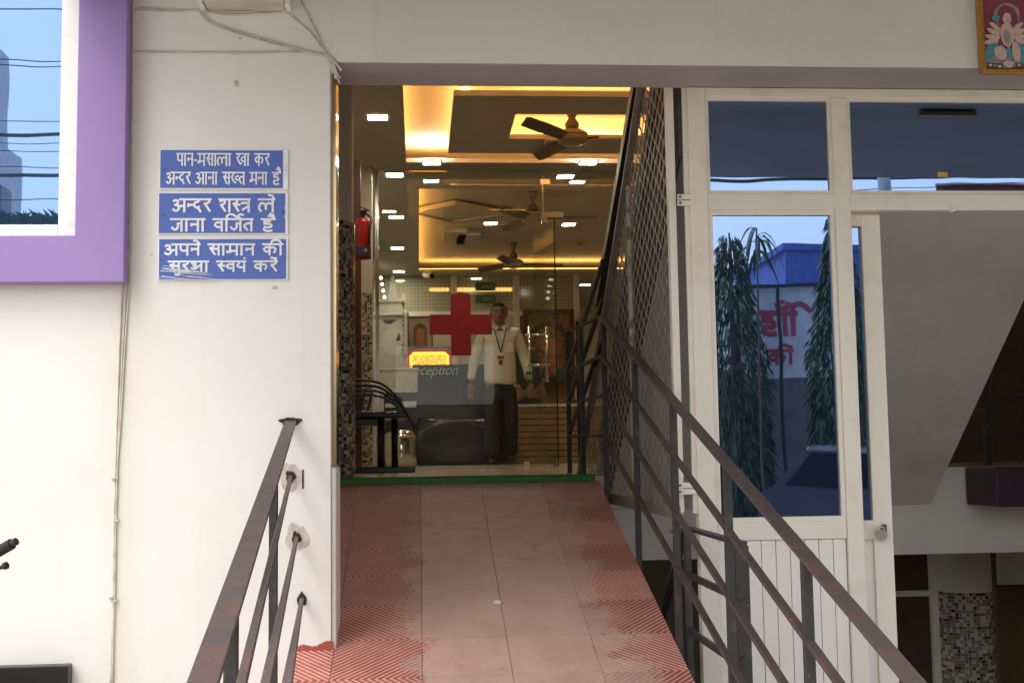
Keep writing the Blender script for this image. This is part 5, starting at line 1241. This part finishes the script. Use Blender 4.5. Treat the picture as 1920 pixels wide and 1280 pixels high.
for (pxr, pyt, y0_, dp, nm) in ((19, 110, 30, 6, 'tower'), (41, 300, 29, 5, 'front_wing')):
    e_ = PM(pxr, pyt, y0_ + dp, YW - .02); f_ = PM(pxr, pyt, y0_, YW - .02)
    bx(e_.x - 4, e_.x, e_.y, f_.y, .1, e_.z).build(nm, 'house_white', hb)
    for k in range(3):
        w3 = bx(e_.x + .002, e_.x + .03, e_.y + .9 + k * 1.6, e_.y + 1.7 + k * 1.6, e_.z - 2.4, e_.z - 1.1).build('window', 'window_dark', hb); bx(e_.x + .031, e_.x + .1, e_.y + .85 + k * 1.6, e_.y + 1.75 + k * 1.6, e_.z - 2.5, e_.z - 2.41).build('sill', 'house_white', w3)
# pole and wires
q = PM(1658, 330, 20); po = thing('power_pole', 'grey power pole reflected in the wide transom pane', 'pole', (q.x, q.y, .1)); MB().tube([(q.x, q.y, .1), (q.x, q.y, 8.5)], [.14, .10], 14).build('shaft', 'pole', po, smooth=True); bx(q.x - .9, q.x + .9, q.y - .05, q.y + .05, 6.9, 7.02).build('cross_arm', 'wire', po)
for k in range(3): MB().lathe([(.03, 0), (.06, .03), (.03, .06), (.06, .09), (.03, .12), (.02, .15)], (q.x - .8 + k * .8, q.y, 7.02), 10).build('insulator', 'wood_dark', po)
for k in range(6): MB().lathe([(.02, 0), (.07, .02), (.02, .05)], (0, 0, 0), 10).build('strain_insulator', 'wood_dark', po).matrix_local = Matrix.Translation((.55 + k * .09, 0, PM(1700, 358, 20).z - .1)) @ Matrix.Rotation(R(80), 4, 'Y')
wl_ = [(40, 16, .012, 'thin'), (40, 112, .010, 'thin'), (40, 120, .010, 'thin'), (40, 224, .008, 'thin'), (40, 248, .035, 'thick'), (40, 263, .008, 'thin'), (40, 277, .008, 'thin'), (40, 306, .008, 'thin'), (40, 320, .035, 'thick'), (40, 364, .008, 'thin')]
for k, (a, b, r_, kind) in enumerate(wl_):
    q = PM(a, b, 20.5, YW - .02); z_ = q.z; pts = [(x, q.y - .05 * k, z_ + .0016 * (x + 6) ** 2 * (1 if kind == 'thin' else .4) + (0 if kind == 'thin' else .012 * math.sin(x * 5))) for x in [i * .8 - 14 for i in range(40)]]
    t = thing('power_line', ('upper' if k == 4 else 'lower') + ' thick black overhead cable reflected in the purple framed window' if kind == 'thick' else ('first', 'second', 'third', 'fourth', '', 'fifth', 'sixth', 'seventh', '', 'eighth')[k] + ' thin overhead wire from the top, reflected in the purple framed window', 'wire', (q.x, q.y, z_), 'thick overhead cables' if kind == 'thick' else 'thin overhead wires'); MB().tube(pts, r_, 6).build('wire', 'wire', t)
# shrubs on the far wall, reflected at the bottom of the purple window
for k in range(7):
    q = PM(-20 + k * 24, 404, 17, YW - .02); t = thing('wall_shrub', ('first', 'second', 'third', 'fourth', 'fifth', 'sixth', 'seventh')[k] + ' spiky plant from the left, reflected at the foot of the purple framed window', 'plant', (q.x, q.y, q.z - .5), 'spiky plants reflected in the window'); mb = MB(); rnd = random.Random(k)
    MB().lathe([(.10, -.1), (.14, .18), (.15, .2)], (q.x, q.y, q.z - .4), 12).build('pot', 'house_brick', t)
    for i in range(42):
        a = rnd.uniform(0, 6.28); L = rnd.uniform(.2, .42); c = Vector((q.x, q.y, q.z - .2)); d_ = Vector((math.cos(a) * .6, math.sin(a) * .6, rnd.uniform(.3, 1))).normalized(); n = d_.cross(Vector((0, 0, 1))).normalized() * .016; e_p = c + d_ * L * .8 + Vector((math.cos(a) * .12, math.sin(a) * .12, -.02)); mb.add([c - n, c + n, c + d_ * L * .6 + n, e_p, c + d_ * L * .6 - n], [(0, 1, 2, 3, 4)])
    mb.build('leaves', 'leaf', t, fix=False)
q = PM(60, 404, 17, YW - .02); tag(bx(q.x - 3, q.x + 3.0, q.y - .25, q.y + .25, .1, q.z - .5).build('terrace_wall', 'house_grey'), 'terrace wall carrying the spiky plants reflected in the purple window', 'wall')
# parked car reflected low in the tall pane
def car(label, x, y, z, rot):
    c = thing('parked_car', label, 'car', (0, 0, 0))
    prof = [(-2.0, .35), (2.0, .35), (2.05, .62), (1.95, .85), (1.0, .95), (.35, 1.42), (-.95, 1.45), (-1.75, .98), (-2.05, .9), (-2.08, .55)]
    MB().prism([(a, -.8, b) for a, b in prof], (0, 1.6, 0)).build('body', 'car_paint', c, bevel=.06)
    MB().prism([(.98, -.70, .97), (.38, -.66, 1.40), (.38, .66, 1.40), (.98, .70, .97)], (.012, 0, .012)).build('windscreen', 'car_glass', c)
    MB().bar((1.0, -.74, .965), (.36, -.72, 1.425), .04, .03).build('pillar_trim', 'car_white', c)
    for s_ in (-1, 1):
        MB().prism([(.85, s_ * .806, .98), (.35, s_ * .806, 1.34), (-.85, s_ * .806, 1.36), (-1.4, s_ * .806, 1.0)], (0, s_ * .004, 0)).build('side_window', 'car_glass', c); bx(1.93, 2.06, s_ * .6 - .14, s_ * .6 + .14, .62, .76).build('headlight', 'car_white', c, bevel=.02)
        for xx in (-1.3, 1.3):
            wv = MB().tube([(xx, s_ * .82, .31), (xx, s_ * .64, .31)], .31, 20).build('wheel', 'rubber', c); MB().tube([(xx, s_ * .825, .31), (xx, s_ * .80, .31)], .19, 16).build('rim', 'steel', wv)
    c.location = (x, y, z); c.rotation_euler = (0, 0, rot)
q = PM(1640, 900, 11.2); car('dark parked car reflected low in the tall blue pane', q.x + 1.0, q.y - 1.2, .1, R(75))
# motorcycle at the left edge, only the handlebar end reaches into the photo
gp = P(8, 1026, 3.75); mc = thing('motorcycle', 'motorcycle with black grip and lever reaching in at the left edge', 'motorcycle', (gp.x - .45, 3.6, .1))
tip, inn = P(31, 1014, 3.72), P(-60, 1066, 3.78); dr_ = (tip - inn).normalized()
MB().tube([tip, tip - dr_ * .022], [.011, .012], 12).build('grip_end', 'rubber', mc); MB().tube([tip - dr_ * .018, tip - dr_ * .14], [.0165, .0165], 14).build('grip', 'rubber', mc)
MB().tube(spline([tip - dr_ * .05, tip - dr_ * .3, tip - dr_ * .45 + Vector((0, .02, -.08)), tip - dr_ * .6 + Vector((0, .03, -.06)), tip - dr_ * .9 + Vector((0, .03, .10))], 5), .011, 10).build('handlebar', 'steel', mc)
l0, l1 = P(13, 1059, 3.70), P(-55, 1085, 3.74); MB().tube([l0, l0 + (l1 - l0).normalized() * .01], .011, 10).build('lever_ball', 'black_paint', mc); MB().tube([l0, l1], .006, 8).build('brake_lever', 'black_paint', mc)
hx = tip.x - .42
for yy, nm in ((3.05, 'front_wheel'), (4.0, 'rear_wheel')):
    pass
for xx, nm in ((hx + .05, 'front_wheel'), (hx - 1.2, 'rear_wheel')):
    ring = [(xx + .27 * math.cos(a), 3.74, .40 + .27 * math.sin(a)) for a in [i * math.pi / 12 for i in range(25)]]; wh = MB().tube(ring, .045, 10, cap=False).build(nm, 'rubber', mc, smooth=True); MB().tube([(xx, 3.70, .40), (xx, 3.78, .40)], .05, 12).build('hub', 'steel', wh)
    sp2 = MB()
    for k in range(10): a = k * math.pi / 5; sp2.tube([(xx, 3.74, .40), (xx + .24 * math.cos(a), 3.74, .40 + .24 * math.sin(a))], .004, 5)
    sp2.build('spokes', 'steel', wh)
MB().tube([(hx + .05, 3.68, .40), (hx - .08, 3.68, 1.05)], .018, 10).tube([(hx + .05, 3.80, .40), (hx - .08, 3.80, 1.05)], .018, 10).build('fork', 'steel', mc)
MB().tube([(hx - .12, 3.74, .95), (hx - .35, 3.74, .93), (hx - .6, 3.74, .84)], [.09, .13, .08], 12).build('tank', 'car_paint', mc, smooth=True); bx(hx - 1.25, hx - .6, 3.64, 3.84, .78, .86).build('seat', 'rubber', mc, bevel=.03); bx(hx - .75, hx - .35, 3.62, 3.86, .35, .62).build('engine', 'grey_plastic', mc, bevel=.03)
MB().tube([(hx - .3, 3.74, .85), (hx - .75, 3.74, .55), (hx - 1.2, 3.74, .42)], .03, 8).build('frame', 'black_iron', mc)
